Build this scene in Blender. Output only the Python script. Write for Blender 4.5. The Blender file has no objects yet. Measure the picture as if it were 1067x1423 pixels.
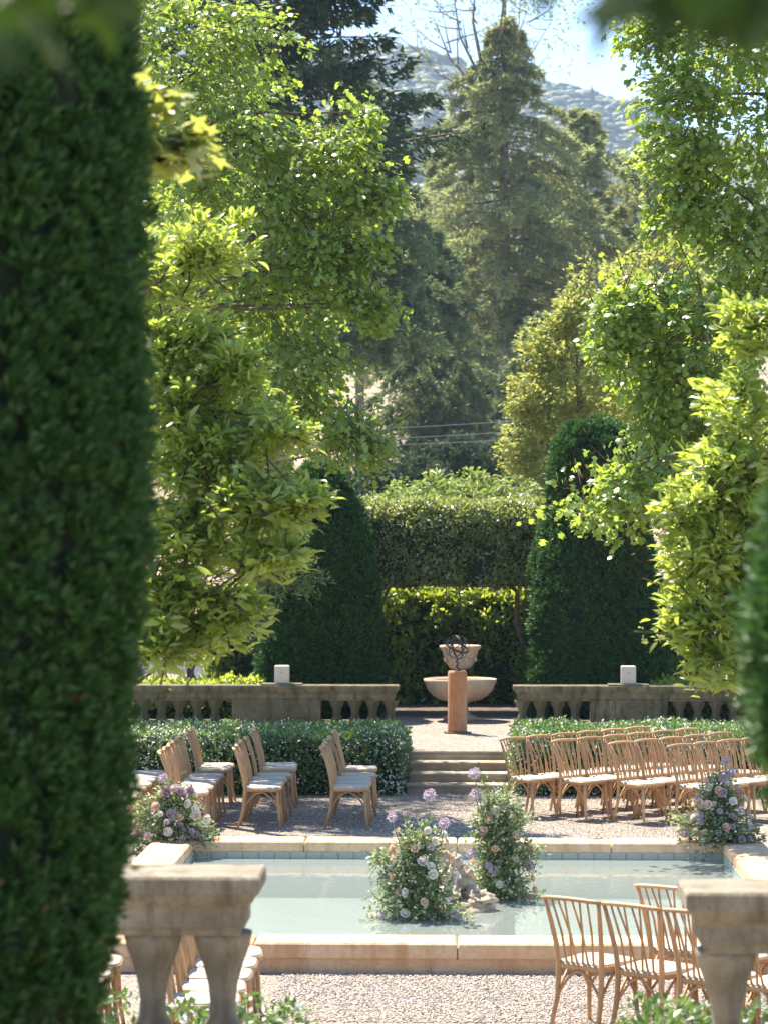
import bpy, math, random
import numpy as np
from mathutils import Vector, Matrix

R = math.radians
sc = bpy.context.scene
C = sc.collection
F_PX, VPX, VPY, CAMZ = 3500.0, 635.0, 745.0, 3.26      # metres: X right, Y depth, Z up; pool ground z = 0

# ------------------------------------------------------------------ camera, sky, sun, exposure
cam = bpy.data.cameras.new('camera'); cam_o = bpy.data.objects.new('camera', cam); C.objects.link(cam_o)
cam.sensor_fit = 'VERTICAL'; cam.sensor_height = 36.0; cam.sensor_width = 27.0
cam.lens = F_PX / 1423.0 * 36.0
cam_o.location = (0, 0, CAMZ)
cam_o.rotation_euler = (R(90) + math.atan((VPY - 711.5) / F_PX), 0, math.atan((VPX - 533.5) / F_PX))
cam.clip_start = 0.1; cam.clip_end = 8000
cam.dof.use_dof = True; cam.dof.focus_distance = 24.0; cam.dof.aperture_fstop = 5.0
sc.camera = cam_o

SUN_EL, SUN_AZ = 61.0, -36.0          # azimuth from +Y towards +X
world = bpy.data.worlds.new('World'); sc.world = world; world.use_nodes = True
nt = world.node_tree
sky = nt.nodes.new('ShaderNodeTexSky'); sky.sky_type = 'NISHITA'; sky.sun_disc = False
sky.sun_elevation = R(SUN_EL); sky.sun_rotation = R(SUN_AZ); sky.dust_density = 0.0; sky.air_density = 0.8; sky.ozone_density = 4.0
bg = nt.nodes['Background']; bg.inputs[1].default_value = 0.12
nt.links.new(sky.outputs[0], bg.inputs[0])
sun = bpy.data.lights.new('sun', 'SUN'); sun.energy = 5.0; sun.angle = R(0.5); sun.color = (1.0, 0.945, 0.86)
sun_o = bpy.data.objects.new('sun', sun); C.objects.link(sun_o)
to_sun = Vector((math.sin(R(SUN_AZ)) * math.cos(R(SUN_EL)), math.cos(R(SUN_AZ)) * math.cos(R(SUN_EL)), math.sin(R(SUN_EL))))
sun_o.rotation_euler = to_sun.to_track_quat('Z', 'Y').to_euler(); sun_o.location = (-20, 60, 90)

sc.view_settings.view_transform = 'Standard'; sc.view_settings.look = 'None'
sc.view_settings.exposure = 1.68; sc.view_settings.gamma = 1.0; sc.view_settings.use_curve_mapping = False
sc.view_settings.use_white_balance = True; sc.view_settings.white_balance_temperature = 7100; sc.view_settings.white_balance_tint = 10
sc.render.engine = 'CYCLES'
sc.cycles.use_denoising = True
sc.cycles.max_bounces = 7; sc.cycles.diffuse_bounces = 4; sc.cycles.glossy_bounces = 3
sc.cycles.transmission_bounces = 5; sc.cycles.transparent_max_bounces = 8; sc.cycles.volume_bounces = 0
sc.cycles.sample_clamp_indirect = 6.0

# ------------------------------------------------------------------ helpers
def X_at(px, d): return (px - VPX) * d / F_PX
def Z_at(py, d): return CAMZ - (py - VPY) * d / F_PX
def P_at(px, py, d): return np.array((X_at(px, d), d, Z_at(py, d)))

def mesh_np(name, V, F):
    V = np.asarray(V, np.float32); me = bpy.data.meshes.new(name)
    if isinstance(F, np.ndarray):
        groups = [F]
    else:
        groups = None
    if groups is None:
        me.from_pydata([tuple(v) for v in V.tolist()], [], [tuple(f) for f in F])
    else:
        k = F.shape[1]; n = len(F)
        me.vertices.add(len(V)); me.vertices.foreach_set('co', V.ravel())
        me.loops.add(n * k); me.loops.foreach_set('vertex_index', F.astype(np.int32).ravel())
        me.polygons.add(n)
        me.polygons.foreach_set('loop_start', np.arange(0, n * k, k, dtype=np.int32))
    me.update(calc_edges=True)
    return me

def smooth(me, on=True):
    me.polygons.foreach_set('use_smooth', [on] * len(me.polygons)); me.update()

def link(name, me, mat=None, parent=None, loc=None, sm=False):
    o = bpy.data.objects.new(name, me); C.objects.link(o)
    if mat is not None and not me.materials: me.materials.append(mat)
    if parent is not None: o.parent = parent
    if loc is not None: o.location = loc
    if sm: smooth(me)
    return o

def tag(o, label, cat=None, group=None, kind=None):
    if label: o['label'] = label
    if cat: o['category'] = cat
    if group: o['group'] = group
    if kind: o['kind'] = kind
    return o

def thing(name, label, cat, loc=(0, 0, 0), rz=0.0, group=None):
    o = bpy.data.objects.new(name, None); C.objects.link(o); o.empty_display_size = 0.1
    o.location = loc; o.rotation_euler = (0, 0, rz)
    return tag(o, label, cat, group)

class MB:
    """collects shapes with python face lists into one mesh"""
    def __init__(s): s.V = []; s.F = []
    def add(s, V, F):
        b = len(s.V); s.V.extend([tuple(v) for v in V]); s.F.extend([tuple(i + b for i in f) for f in F]); return s
    def box(s, x0, x1, y0, y1, z0, z1, bev=0.0):
        if bev <= 0:
            V = [(x, y, z) for z in (z0, z1) for y in (y0, y1) for x in (x0, x1)]
            return s.add(V, [(0, 2, 3, 1), (4, 5, 7, 6), (0, 1, 5, 4), (2, 6, 7, 3), (0, 4, 6, 2), (1, 3, 7, 5)])
        return s.stack(x0, x1, y0, y1, [(bev, z0), (0, z0 + bev), (0, z1 - bev), (bev, z1)], ch=bev)
    def stack(s, x0, x1, y0, y1, rings, ch=0.004):
        """rectangular rings (inset, z) with chamfered corners lofted bottom to top"""
        V = []; F = []
        for ins, z in rings:
            a, b, c, d = x0 + ins, x1 - ins, y0 + ins, y1 - ins
            V += [(a + ch, c, z), (b - ch, c, z), (b, c + ch, z), (b, d - ch, z), (b - ch, d, z), (a + ch, d, z), (a, d - ch, z), (a, c + ch, z)]
        n = len(rings)
        for i in range(n - 1):
            for j in range(8):
                k = (j + 1) % 8
                F.append((i * 8 + j, i * 8 + k, i * 8 + 8 + k, i * 8 + 8 + j))
        F.append(tuple(range(7, -1, -1))); F.append(tuple(range((n - 1) * 8, n * 8)))
        return s.add(V, F)
    def lathe(s, prof, n=20, c=(0, 0, 0)):
        V = []; F = []
        for r, z in prof:
            for j in range(n):
                a = 2 * math.pi * j / n
                V.append((c[0] + r * math.cos(a), c[1] + r * math.sin(a), c[2] + z))
        m = len(prof)
        for i in range(m - 1):
            for j in range(n):
                k = (j + 1) % n
                F.append((i * n + j, i * n + k, i * n + n + k, i * n + n + j))
        F.append(tuple(range(n - 1, -1, -1))); F.append(tuple(range((m - 1) * n, m * n)))
        return s.add(V, F)
    def tube(s, pts, rad, n=6, flat=1.0, up=(0, 0, 1)):
        pts = [Vector(p) for p in pts]; m = len(pts)
        if not isinstance(rad, (list, tuple)): rad = [rad] * m
        V = []; F = []; prev = None
        for i, p in enumerate(pts):
            t = (pts[min(i + 1, m - 1)] - pts[max(i - 1, 0)]).normalized()
            if prev is None:
                u = Vector(up)
                if abs(t.dot(u)) > 0.95: u = Vector((1, 0, 0))
                a = t.cross(u).normalized()
            else:
                a = (prev - t * prev.dot(t)).normalized()
            prev = a; b = t.cross(a)
            for j in range(n):
                th = 2 * math.pi * j / n + math.pi / n
                V.append(p + a * (math.cos(th) * rad[i]) + b * (math.sin(th) * rad[i] * flat))
        for i in range(m - 1):
            for j in range(n):
                k = (j + 1) % n
                F.append((i * n + j, i * n + k, i * n + n + k, i * n + n + j))
        F.append(tuple(range(n - 1, -1, -1))); F.append(tuple(range((m - 1) * n, m * n)))
        return s.add(V, F)
    def mesh(s, name):
        return mesh_np(name, s.V, s.F)
    def build(s, name, mat, parent=None, sm=False, loc=None):
        return link(name, s.mesh(name), mat, parent, loc, sm)

def vnoise(P, freq, seed=0):
    """cheap smooth 3-D value noise in about -1..1, P (N,3)"""
    P = np.asarray(P) * freq + seed * 17.31
    i = np.floor(P).astype(np.int64); f = P - i; f = f * f * (3 - 2 * f)
    out = np.zeros(len(P))
    for dx in (0, 1):
        for dy in (0, 1):
            for dz in (0, 1):
                h = (i[:, 0] + dx) * 374761393 + (i[:, 1] + dy) * 668265263 + (i[:, 2] + dz) * 2147483647
                h = (h ^ (h >> 13)) * 1274126177; h = (h ^ (h >> 16)) & 0xffff
                w = (f[:, 0] if dx else 1 - f[:, 0]) * (f[:, 1] if dy else 1 - f[:, 1]) * (f[:, 2] if dz else 1 - f[:, 2])
                out += w * (h / 32767.5 - 1)
    return out

def unit(a): return a / np.maximum(np.linalg.norm(a, axis=-1, keepdims=True), 1e-9)

def rnd_unit(rng, n): return unit(rng.normal(size=(n, 3)))

def instance(T, TF, P, D, N, S):
    """copies of template T (verts; y = leaf direction, z = leaf normal) at P, one array"""
    D = unit(D); Xa = unit(np.cross(D, N)); Na = np.cross(Xa, D)
    S = np.asarray(S); S = S[:, None] * np.ones(3) if S.ndim == 1 else S
    V = (P[:, None, :] + (T[None, :, 0:1] * S[:, None, 0:1]) * Xa[:, None, :] + (T[None, :, 1:2] * S[:, None, 1:2]) * D[:, None, :]
         + (T[None, :, 2:3] * S[:, None, 2:3]) * Na[:, None, :])
    n, k = len(P), len(T)
    F = (TF[None] + (np.arange(n) * k)[:, None, None]).reshape(-1, TF.shape[1])
    return V.reshape(-1, 3), F

def leaf_matrix(p, d, n, s):
    d = Vector(d).normalized(); x = d.cross(Vector(n)).normalized(); z = x.cross(d)
    M = Matrix((x, d, z)).transposed().to_4x4() @ Matrix.Scale(s, 4); M.translation = Vector(p); return M

# leaf templates (y from 0 to 1)
def _maple():
    h = [(0.0, 0.0, 0), (0.40, 0.10, -.03), (0.22, 0.33, -.05), (0.52, 0.60, -.10), (0.17, 0.60, -.05), (0, 1.0, -.12)]
    V = [(0, 0.38, 0.03)] + h + [(-x, y, z) for x, y, z in h[1:-1]]
    F = []
    for i in range(1, 6): F.append((0, i, i + 1))
    left = [1, 7, 8, 9, 10, 6]
    for i in range(5): F.append((0, left[i + 1], left[i]))
    return np.array(V), np.array(F)
def _long():
    V = [(0, 0, 0), (0, .36, .03), (0, .70, -.01), (0, 1, -.14), (.145, .34, .07), (.12, .70, .03), (-.145, .34, .07), (-.12, .70, .03)]
    F = [(0, 4, 1), (1, 4, 5), (1, 5, 2), (2, 5, 3), (0, 1, 6), (1, 7, 6), (1, 2, 7), (2, 3, 7)]
    return np.array(V), np.array(F)
MAPLE_T, MAPLE_F = _maple()
MAP3_T = np.array([(0, 0, 0), (.44, .22, -.05), (.16, .42, .02), (.36, .68, -.08), (0, 1, -.12), (-.36, .68, -.08), (-.16, .42, .02), (-.44, .22, -.05)])
MAP3_F = np.array([(0, 1, 2), (2, 3, 4), (2, 4, 6), (4, 5, 6), (6, 7, 0), (0, 2, 6)])
LONG_T, LONG_F = _long()
OVAL_T = np.array([(0, 0, 0), (.26, .45, .07), (0, 1, -.05), (-.26, .45, .07), (0, .5, 0)]); OVAL_F = np.array([(0, 1, 4), (1, 2, 4), (0, 4, 3), (4, 2, 3)])
DIA_T = np.array([(0, 0, 0), (.28, .45, .06), (0, 1, 0), (-.28, .45, .06)]); DIA_F = np.array([(0, 1, 2), (0, 2, 3)])
def _tuft(nb, spread, w, seed):
    r = np.random.default_rng(seed); V = []; F = []
    for i in range(nb):
        a = 2 * math.pi * i / nb + r.uniform(-.4, .4); s = spread * r.uniform(.3, 1.0); L = r.uniform(.7, 1.0)
        d = np.array((math.cos(a) * s, 1.0, math.sin(a) * s)); d = d / np.linalg.norm(d) * L
        q = np.array((math.sin(a), 0, -math.cos(a))) * w
        b = len(V); V += [d * .1 - q * .5, d * .1 + q * .5, d * .65 + q, d]; F += [(b, b + 1, b + 2), (b, b + 2, b + 3)]
    return np.array(V), np.array(F)
TUFT_T, TUFT_F = _tuft(7, .75, .09, 3)
SPRAY_T, SPRAY_F = _tuft(4, .55, .10, 5)

def _needle(nb, spread, w, seed):
    r = np.random.default_rng(seed); V = []; F = []
    for i in range(nb):
        a = 2 * math.pi * i / nb + r.uniform(-.4, .4); d = np.array((math.cos(a) * spread, 1.0, math.sin(a) * spread)); d = d / np.linalg.norm(d) * r.uniform(.75, 1.0)
        q = np.array((math.sin(a), 0, -math.cos(a))) * w; b = len(V); V += [d * .15 - q, d * .35 + q, d]; F.append((b, b + 1, b + 2))
    return np.array(V), np.array(F)
NEED_T, NEED_F = _needle(3, .6, .17, 8)
# ------------------------------------------------------------------ materials
def mat_base(name):
    m = bpy.data.materials.new(name); m.use_nodes = True
    n = m.node_tree; b = n.nodes['Principled BSDF']; return m, n, b
def N(n, t, **k):
    x = n.nodes.new(t)
    for a, v in k.items(): setattr(x, a, v)
    return x
def ramp(n, fac, stops):
    r = N(n, 'ShaderNodeValToRGB'); e = r.color_ramp.elements
    while len(e) < len(stops): e.new(0.5)
    for i, (p, c) in enumerate(stops): e[i].position = p; e[i].color = (*c, 1) if len(c) == 3 else c
    n.links.new(fac, r.inputs[0]); return r
def objco(n, scale=(1, 1, 1)):
    t = N(n, 'ShaderNodeTexCoord'); m = N(n, 'ShaderNodeMapping'); m.inputs['Scale'].default_value = scale
    n.links.new(t.outputs['Object'], m.inputs[0]); return m.outputs[0]
def noise(n, co, scale, detail=4, rough=.6):
    x = N(n, 'ShaderNodeTexNoise'); x.inputs['Scale'].default_value = scale; x.inputs['Detail'].default_value = detail
    x.inputs['Roughness'].default_value = rough
    if co is not None: n.links.new(co, x.inputs['Vector'])
    return x
def bump(n, b, h, strength, dist):
    x = N(n, 'ShaderNodeBump'); x.inputs['Strength'].default_value = strength; x.inputs['Distance'].default_value = dist
    n.links.new(h, x.inputs['Height']); n.links.new(x.outputs[0], b.inputs['Normal']); return x
def mixc(n, fac, a, b, mode='MIX'):
    x = N(n, 'ShaderNodeMix', data_type='RGBA', blend_type=mode)
    for s, v in ((0, fac), (6, a), (7, b)):
        if hasattr(v, 'is_linked'): n.links.new(v, x.inputs[s])
        elif isinstance(v, (int, float)): x.inputs[s].default_value = v
        else: x.inputs[s].default_value = (*v, 1)
    return x.outputs[2]

def leaf_mat(name, cols, trans_col, trans=.4, rough=.4, spec=.5, patch=0.0):
    m, n, b = mat_base(name)
    g = N(n, 'ShaderNodeNewGeometry')
    r = ramp(n, g.outputs['Random Per Island'], [(i / (len(cols) - 1), c) for i, c in enumerate(cols)])
    col = r.outputs[0]
    n.links.new(col, b.inputs['Base Color'])
    b.inputs['Roughness'].default_value = rough; b.inputs['Specular IOR Level'].default_value = spec
    t = N(n, 'ShaderNodeBsdfTranslucent')
    tc = mixc(n, .65, col, trans_col); n.links.new(tc, t.inputs[0])
    mx = N(n, 'ShaderNodeMixShader'); mx.inputs[0].default_value = trans
    n.links.new(b.outputs[0], mx.inputs[1]); n.links.new(t.outputs[0], mx.inputs[2])
    n.links.new(mx.outputs[0], n.nodes['Material Output'].inputs[0])
    return m

def stone_mat(name, c0, c1, c2, scale=3.0, bstr=.5, stain=None):
    m, n, b = mat_base(name); co = objco(n)
    a = noise(n, co, scale, 8, .65); f = noise(n, co, scale * 14, 5, .7)
    r = ramp(n, a.outputs[0], [(.3, c0), (.52, c1), (.75, c2)])
    col = mixc(n, .35, r.outputs[0], ramp(n, f.outputs[0], [(.3, (.35, .33, .3)), (.7, (1, 1, 1))]).outputs[0], 'MULTIPLY')
    if stain:
        s = noise(n, objco(n, (2.2, 2.2, .5)), 3.2, 6, .6)
        col = mixc(n, ramp(n, s.outputs[0], [(.5, (0, 0, 0)), (.66, (1, 1, 1))]).outputs[0], col, stain)
    n.links.new(col, b.inputs['Base Color']); b.inputs['Roughness'].default_value = .88; b.inputs['Specular IOR Level'].default_value = .25
    bump(n, b, f.outputs[0], bstr, .02); return m

def wood_mat(name, c0, c1, rough=.5):
    m, n, b = mat_base(name)
    oi = N(n, 'ShaderNodeObjectInfo')
    co = objco(n, (14, 14, 1.6)); a = noise(n, co, 5, 5, .6)
    r = ramp(n, a.outputs[0], [(.3, c0), (.7, c1)])
    v = ramp(n, oi.outputs['Random'], [(0, (.80, .78, .76)), (1, (1.12, 1.1, 1.06))])
    n.links.new(mixc(n, 1.0, r.outputs[0], v.outputs[0], 'MULTIPLY'), b.inputs['Base Color'])
    b.inputs['Roughness'].default_value = rough; bump(n, b, a.outputs[0], .15, .004); return m

def plain(name, col, rough=.6, metal=0.0, nscale=20, var=.12):
    m, n, b = mat_base(name); a = noise(n, objco(n), nscale, 4)
    lo = tuple(c * (1 - var) for c in col); hi = tuple(min(1, c * (1 + var)) for c in col)
    n.links.new(ramp(n, a.outputs[0], [(.3, lo), (.7, hi)]).outputs[0], b.inputs['Base Color'])
    b.inputs['Roughness'].default_value = rough; b.inputs['Metallic'].default_value = metal; return m

def gravel_mat(name):
    m, n, b = mat_base(name); co = objco(n)
    v = N(n, 'ShaderNodeTexVoronoi'); v.inputs['Scale'].default_value = 75; n.links.new(co, v.inputs['Vector'])
    sx = N(n, 'ShaderNodeSeparateColor'); n.links.new(v.outputs['Color'], sx.inputs[0])
    r = ramp(n, sx.outputs[0], [(0, (.18, .15, .125)), (.35, (.38, .325, .28)), (.7, (.53, .465, .41)), (1, (.68, .62, .55))])
    d = ramp(n, v.outputs['Distance'], [(.25, (1, 1, 1)), (.75, (.3, .28, .26))])
    big = noise(n, co, 1.3, 4)
    col = mixc(n, .9, r.outputs[0], d.outputs[0], 'MULTIPLY')
    col = mixc(n, .8, col, ramp(n, big.outputs[0], [(.3, (.82, .79, .76)), (.7, (1.08, 1.05, 1.03))]).outputs[0], 'MULTIPLY')
    n.links.new(col, b.inputs['Base Color']); b.inputs['Roughness'].default_value = .9; b.inputs['Specular IOR Level'].default_value = .2
    inv = N(n, 'ShaderNodeMath', operation='SUBTRACT'); inv.inputs[0].default_value = 1.0; n.links.new(v.outputs['Distance'], inv.inputs[1])
    bump(n, b, inv.outputs[0], .9, .012); return m

def island_mat(name, cols, rough=.9):
    m, n, b = mat_base(name); g = N(n, 'ShaderNodeNewGeometry')
    n.links.new(ramp(n, g.outputs['Random Per Island'], [(i / (len(cols) - 1), c) for i, c in enumerate(cols)]).outputs[0], b.inputs['Base Color'])
    b.inputs['Roughness'].default_value = rough; b.inputs['Specular IOR Level'].default_value = .25; return m

M = {}
M['gravel'] = gravel_mat('gravel')
M['pebble'] = island_mat('pebble', [(.20, .16, .135), (.38, .325, .28), (.50, .435, .38), (.62, .56, .49), (.72, .67, .60)])
M['coping'] = stone_mat('coping_limestone', (.62, .38, .22), (.72, .49, .30), (.77, .59, .42), 2.0, .4, (.50, .31, .17))
M['tile'] = stone_mat('pool_tile', (.30, .33, .28), (.36, .39, .34), (.42, .44, .39), 4.0, .1)
M['plaster'] = stone_mat('pool_plaster', (.60, .68, .65), (.67, .74, .71), (.73, .79, .75), 1.2, .05)
M['stone'] = stone_mat('weathered_stone', (.22, .18, .13), (.34, .29, .215), (.50, .45, .37), 4.5, .9, (.15, .125, .09))
M['mossy'] = stone_mat('mossy_stone', (.12, .11, .065), (.18, .16, .10), (.31, .27, .18), 4.0, .9, (.06, .06, .03))
M['step'] = stone_mat('step_stone', (.30, .24, .17), (.42, .35, .26), (.54, .47, .37), 3.0, .6)
M['terracotta'] = stone_mat('terracotta', (.40, .16, .07), (.50, .22, .10), (.56, .30, .16), 5.0, .6, (.42, .26, .15))
M['fountain'] = stone_mat('pink_limestone', (.44, .30, .21), (.54, .39, .28), (.62, .50, .38), 4.0, .6, (.44, .36, .27))
M['sculpt'] = stone_mat('sculpture_stone', (.50, .39, .29), (.60, .48, .37), (.68, .58, .47), 7.0, .6, (.40, .32, .25))
M['wood'] = wood_mat('honey_wood', (.41, .225, .10), (.55, .335, .165))
M['pad'] = plain('seat_linen', (.46, .40, .325), .85, 0, 120, .10)
M['iron'] = plain('dark_iron', (.045, .042, .04), .42, .7)
M['whitebox'] = plain('cream_paint', (.50, .46, .38), .5, 0, 6, .04)
M['dot'] = plain('box_dot', (.2, .19, .17), .5)
M['bark'] = stone_mat('bark', (.09, .065, .045), (.15, .11, .08), (.22, .17, .13), 8.0, .9)
M['barkred'] = stone_mat('arbor_bark', (.16, .10, .06), (.24, .16, .10), (.32, .23, .15), 8.0, .9)
M['barkgrey'] = stone_mat('conifer_bark', (.13, .11, .10), (.19, .165, .15), (.26, .23, .21), 5.0, .9)
M['carpaint'] = plain('silver_car_paint', (.62, .64, .66), .25, .3, 2, .02)
M['glassdark'] = plain('car_glass', (.03, .035, .04), .06, 0, 2, .02)
M['rubber'] = plain('tyre_rubber', (.025, .025, .025), .8)
M['cable'] = plain('cable', (.35, .36, .36), .5)
M['stem'] = plain('flower_stem', (.13, .20, .06), .6)
M['foam'] = plain('flower_basket', (.06, .09, .04), .9)
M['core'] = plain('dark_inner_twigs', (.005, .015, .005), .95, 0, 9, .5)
M['soil'] = stone_mat('soil', (.08, .06, .045), (.13, .10, .075), (.18, .14, .11), 6.0, .8)
# foliage
M['maple'] = leaf_mat('maple_leaf', [(.05, .12, .018), (.10, .19, .03), (.17, .26, .055)], (.58, .74, .08), .45, .34, 1.0)
M['longleaf'] = leaf_mat('long_leaf', [(.07, .15, .028), (.13, .22, .04), (.20, .28, .06), (.28, .32, .09)], (.72, .84, .11), .48, .33, 1.0)
M['nearleaf'] = leaf_mat('near_maple_leaf', [(.13, .20, .04), (.19, .24, .055), (.25, .26, .08)], (.66, .70, .12), .42, .36, 1.0)
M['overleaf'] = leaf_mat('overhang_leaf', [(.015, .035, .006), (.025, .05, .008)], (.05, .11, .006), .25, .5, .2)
M['yew'] = leaf_mat('yew_needles', [(.017, .060, .012), (.030, .088, .018), (.050, .122, .026)], (.10, .26, .04), .2, .5, .35)
M['yewdry'] = leaf_mat('dry_yew_needles', [(.16, .07, .025), (.24, .11, .04)], (.3, .15, .05), .2, .6, .2)
M['hedge'] = leaf_mat('hedge_leaf', [(.045, .105, .026), (.075, .145, .036), (.11, .185, .048)], (.25, .42, .06), .3, .30, .6)
M['blossom'] = leaf_mat('white_blossom', [(.75, .74, .68), (.85, .84, .80)], (.8, .8, .7), .3, .6, .2)
M['arbor'] = leaf_mat('arbor_leaf', [(.08, .145, .04), (.13, .20, .055), (.19, .24, .075), (.23, .21, .085)], (.55, .62, .12), .38, .38, 1.0)
M['backhedge'] = leaf_mat('back_hedge_leaf', [(.030, .075, .015), (.06, .12, .02), (.11, .17, .03)], (.80, .92, .07), .46, .32, .8)
M['mound'] = leaf_mat('mound_leaf', [(.09, .15, .04), (.13, .19, .05), (.17, .22, .07)], (.46, .58, .11), .42, .45, .4)
M['yellowtree'] = leaf_mat('yellow_green_leaf', [(.14, .17, .04), (.19, .22, .055), (.24, .25, .07)], (.62, .66, .14), .45, .45, .4)
M['conifer'] = leaf_mat('conifer_needles', [(.16, .20, .09), (.22, .25, .11), (.29, .30, .14)], (.52, .58, .22), .4, .6, .25)
M['darkconifer'] = leaf_mat('dark_conifer_needles', [(.016, .038, .024), (.026, .055, .032), (.045, .075, .035)], (.10, .17, .05), .22, .6, .25)
M['midconifer'] = leaf_mat('mid_conifer_needles', [(.065, .11, .06), (.095, .145, .07), (.135, .18, .08)], (.28, .38, .13), .3, .6, .25)
M['oak'] = leaf_mat('oak_leaf', [(.05, .08, .035), (.075, .105, .045), (.11, .13, .055)], (.2, .25, .06), .28, .55, .3)
M['bouquet'] = leaf_mat('bouquet_leaf', [(.10, .165, .06), (.17, .23, .09), (.29, .33, .17), (.46, .48, .33)], (.32, .42, .10), .3, .45, .4)
for k, c in (('rose_white', (.82, .78, .70)), ('rose_blush', (.80, .58, .48)), ('rose_peach', (.84, .60, .38)), ('rose_mauve', (.52, .36, .44)), ('allium', (.56, .46, .54))):
    M[k] = leaf_mat(k, [tuple(x * .86 for x in c), c, tuple(min(.9, x * 1.08) for x in c)], c, .3, .6, .2)

def hill_mat():
    m, n, b = mat_base('hillside'); co = objco(n)
    a = noise(n, co, .12, 6, .6); f = noise(n, co, 1.5, 4)
    r = ramp(n, a.outputs[0], [(.35, (.10, .11, .05)), (.5, (.34, .24, .15)), (.65, (.46, .32, .21))])          # dry earth near the garden
    g = noise(n, co, .03, 6, .65); fr = ramp(n, g.outputs[0], [(.35, (.05, .075, .035)), (.55, (.085, .105, .05)), (.72, (.17, .16, .085))])     # wooded slope
    sp = N(n, 'ShaderNodeSeparateXYZ'); n.links.new(co, sp.inputs[0])
    mr = N(n, 'ShaderNodeMapRange'); mr.inputs[1].default_value = 310; mr.inputs[2].default_value = 400; n.links.new(sp.outputs[1], mr.inputs[0])
    col = mixc(n, .3, mixc(n, mr.outputs[0], r.outputs[0], fr.outputs[0]), f.outputs['Color'], 'MULTIPLY')
    n.links.new(col, b.inputs['Base Color']); b.inputs['Roughness'].default_value = .95
    return m
M['hill'] = hill_mat()

def water_mat():
    m, n, b = mat_base('pool_water')
    co = objco(n, (1, 1, 1)); a = noise(n, co, 6.0, 3, .5)
    bp = N(n, 'ShaderNodeBump'); bp.inputs['Strength'].default_value = .06; bp.inputs['Distance'].default_value = .03
    n.links.new(a.outputs[0], bp.inputs['Height'])
    g = N(n, 'ShaderNodeBsdfGlossy'); g.inputs['Roughness'].default_value = .008; n.links.new(bp.outputs[0], g.inputs['Normal'])
    tr = N(n, 'ShaderNodeBsdfTransparent'); tr.inputs[0].default_value = (.90, .96, .955, 1)
    df = N(n, 'ShaderNodeBsdfDiffuse'); df.inputs[0].default_value = (.31, .36, .345, 1)      # fine suspended silt makes the water milky
    t = N(n, 'ShaderNodeMixShader'); t.inputs[0].default_value = .56; n.links.new(tr.outputs[0], t.inputs[1]); n.links.new(df.outputs[0], t.inputs[2])
    fr = N(n, 'ShaderNodeFresnel'); fr.inputs[0].default_value = 1.33; n.links.new(bp.outputs[0], fr.inputs[1])
    mx = N(n, 'ShaderNodeMixShader'); n.links.new(fr.outputs[0], mx.inputs[0]); n.links.new(t.outputs[0], mx.inputs[1]); n.links.new(g.outputs[0], mx.inputs[2])
    n.links.new(mx.outputs[0], n.nodes['Material Output'].inputs[0]); n.nodes.remove(b); return m
M['water'] = water_mat()

# ------------------------------------------------------------------ the setting
PX0, PX1, PY0, PY1 = -2.62, 2.62, 19.2, 25.0        # pool inside edges
CW = 0.42                                             # coping width
COP = 0.23                                            # coping height
WZ = 0.06                                             # water level
BIG = 1200.0
def frame_sheet(name, x0, x1, y0, y1, hx0, hx1, hy0, hy1, z, mat):
    m = MB()
    V = [(x0, y0, z), (x1, y0, z), (x1, y1, z), (x0, y1, z), (hx0, hy0, z), (hx1, hy0, z), (hx1, hy1, z), (hx0, hy1, z)]
    m.add(V, [(0, 1, 5, 4), (1, 2, 6, 5), (2, 3, 7, 6), (3, 0, 4, 7)])
    return tag(m.build(name, mat), None, kind='structure')
frame_sheet('ground', -BIG, BIG, -60, 2400, PX0 - .2, PX1 + .2, PY0 - .2, PY1 + .2, 0.0, M['gravel'])
NT = 1.28
# near terrace and upper terrace
tag(MB().box(-40, 40, -55, 9.6, -.5, NT).build('near_terrace', M['step']), None, kind='structure')
UT = 0.44
tag(MB().box(-40, 40, 33.05, 64, -.5, UT).build('upper_terrace', M['gravel']), None, kind='structure')

for k_, (x0, x1) in enumerate(((-14, -.95), (.95, 14))):
    tag(MB().add([(x0, 37.62, UT + .004), (x1, 37.62, UT + .004), (x1, 44.2, UT + .004), (x0, 44.2, UT + .004)], [(0, 1, 2, 3)]).build('planting_bed', M['soil']), None, kind='structure')
tag(MB().add([(-.949, 39.4, UT + .004), (.949, 39.4, UT + .004), (.949, 44.2, UT + .004), (-.949, 44.2, UT + .004)], [(0, 1, 2, 3)]).build('planting_bed', M['soil']), None, kind='structure')
# pool basin, tiles, water, coping
pool = thing('pool', 'rectangular stone edged garden pool with pale turquoise floor', 'pool', (0, 22.1, 0))
def rel(m, root):
    lx, ly, lz = root.location; m.V = [(x - lx, y - ly, z - lz) for x, y, z in m.V]; return m
m = MB()
zb = -.30
m.add([(PX0 - .05, PY0 - .05, zb), (PX1 + .05, PY0 - .05, zb), (PX1 + .05, PY1 + .05, zb), (PX0 - .05, PY1 + .05, zb)], [(0, 1, 2, 3)])
rel(m, pool).build('pool_floor', M['plaster'], pool)
m = MB()
w = .15
m.box(PX0 - w, PX0 - .006, PY0, PY1, zb - .1, COP - .1); m.box(PX1 + .006, PX1 + w, PY0, PY1, zb - .1, COP - .1)
m.box(PX0 - w, PX1 + w, PY0 - w, PY0 - .006, zb - .1, COP - .1); m.box(PX0 - w, PX1 + w, PY1 + .006, PY1 + w, zb - .1, COP - .1)
rel(m, pool).build('basin_wall', M['plaster'], pool)
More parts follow.
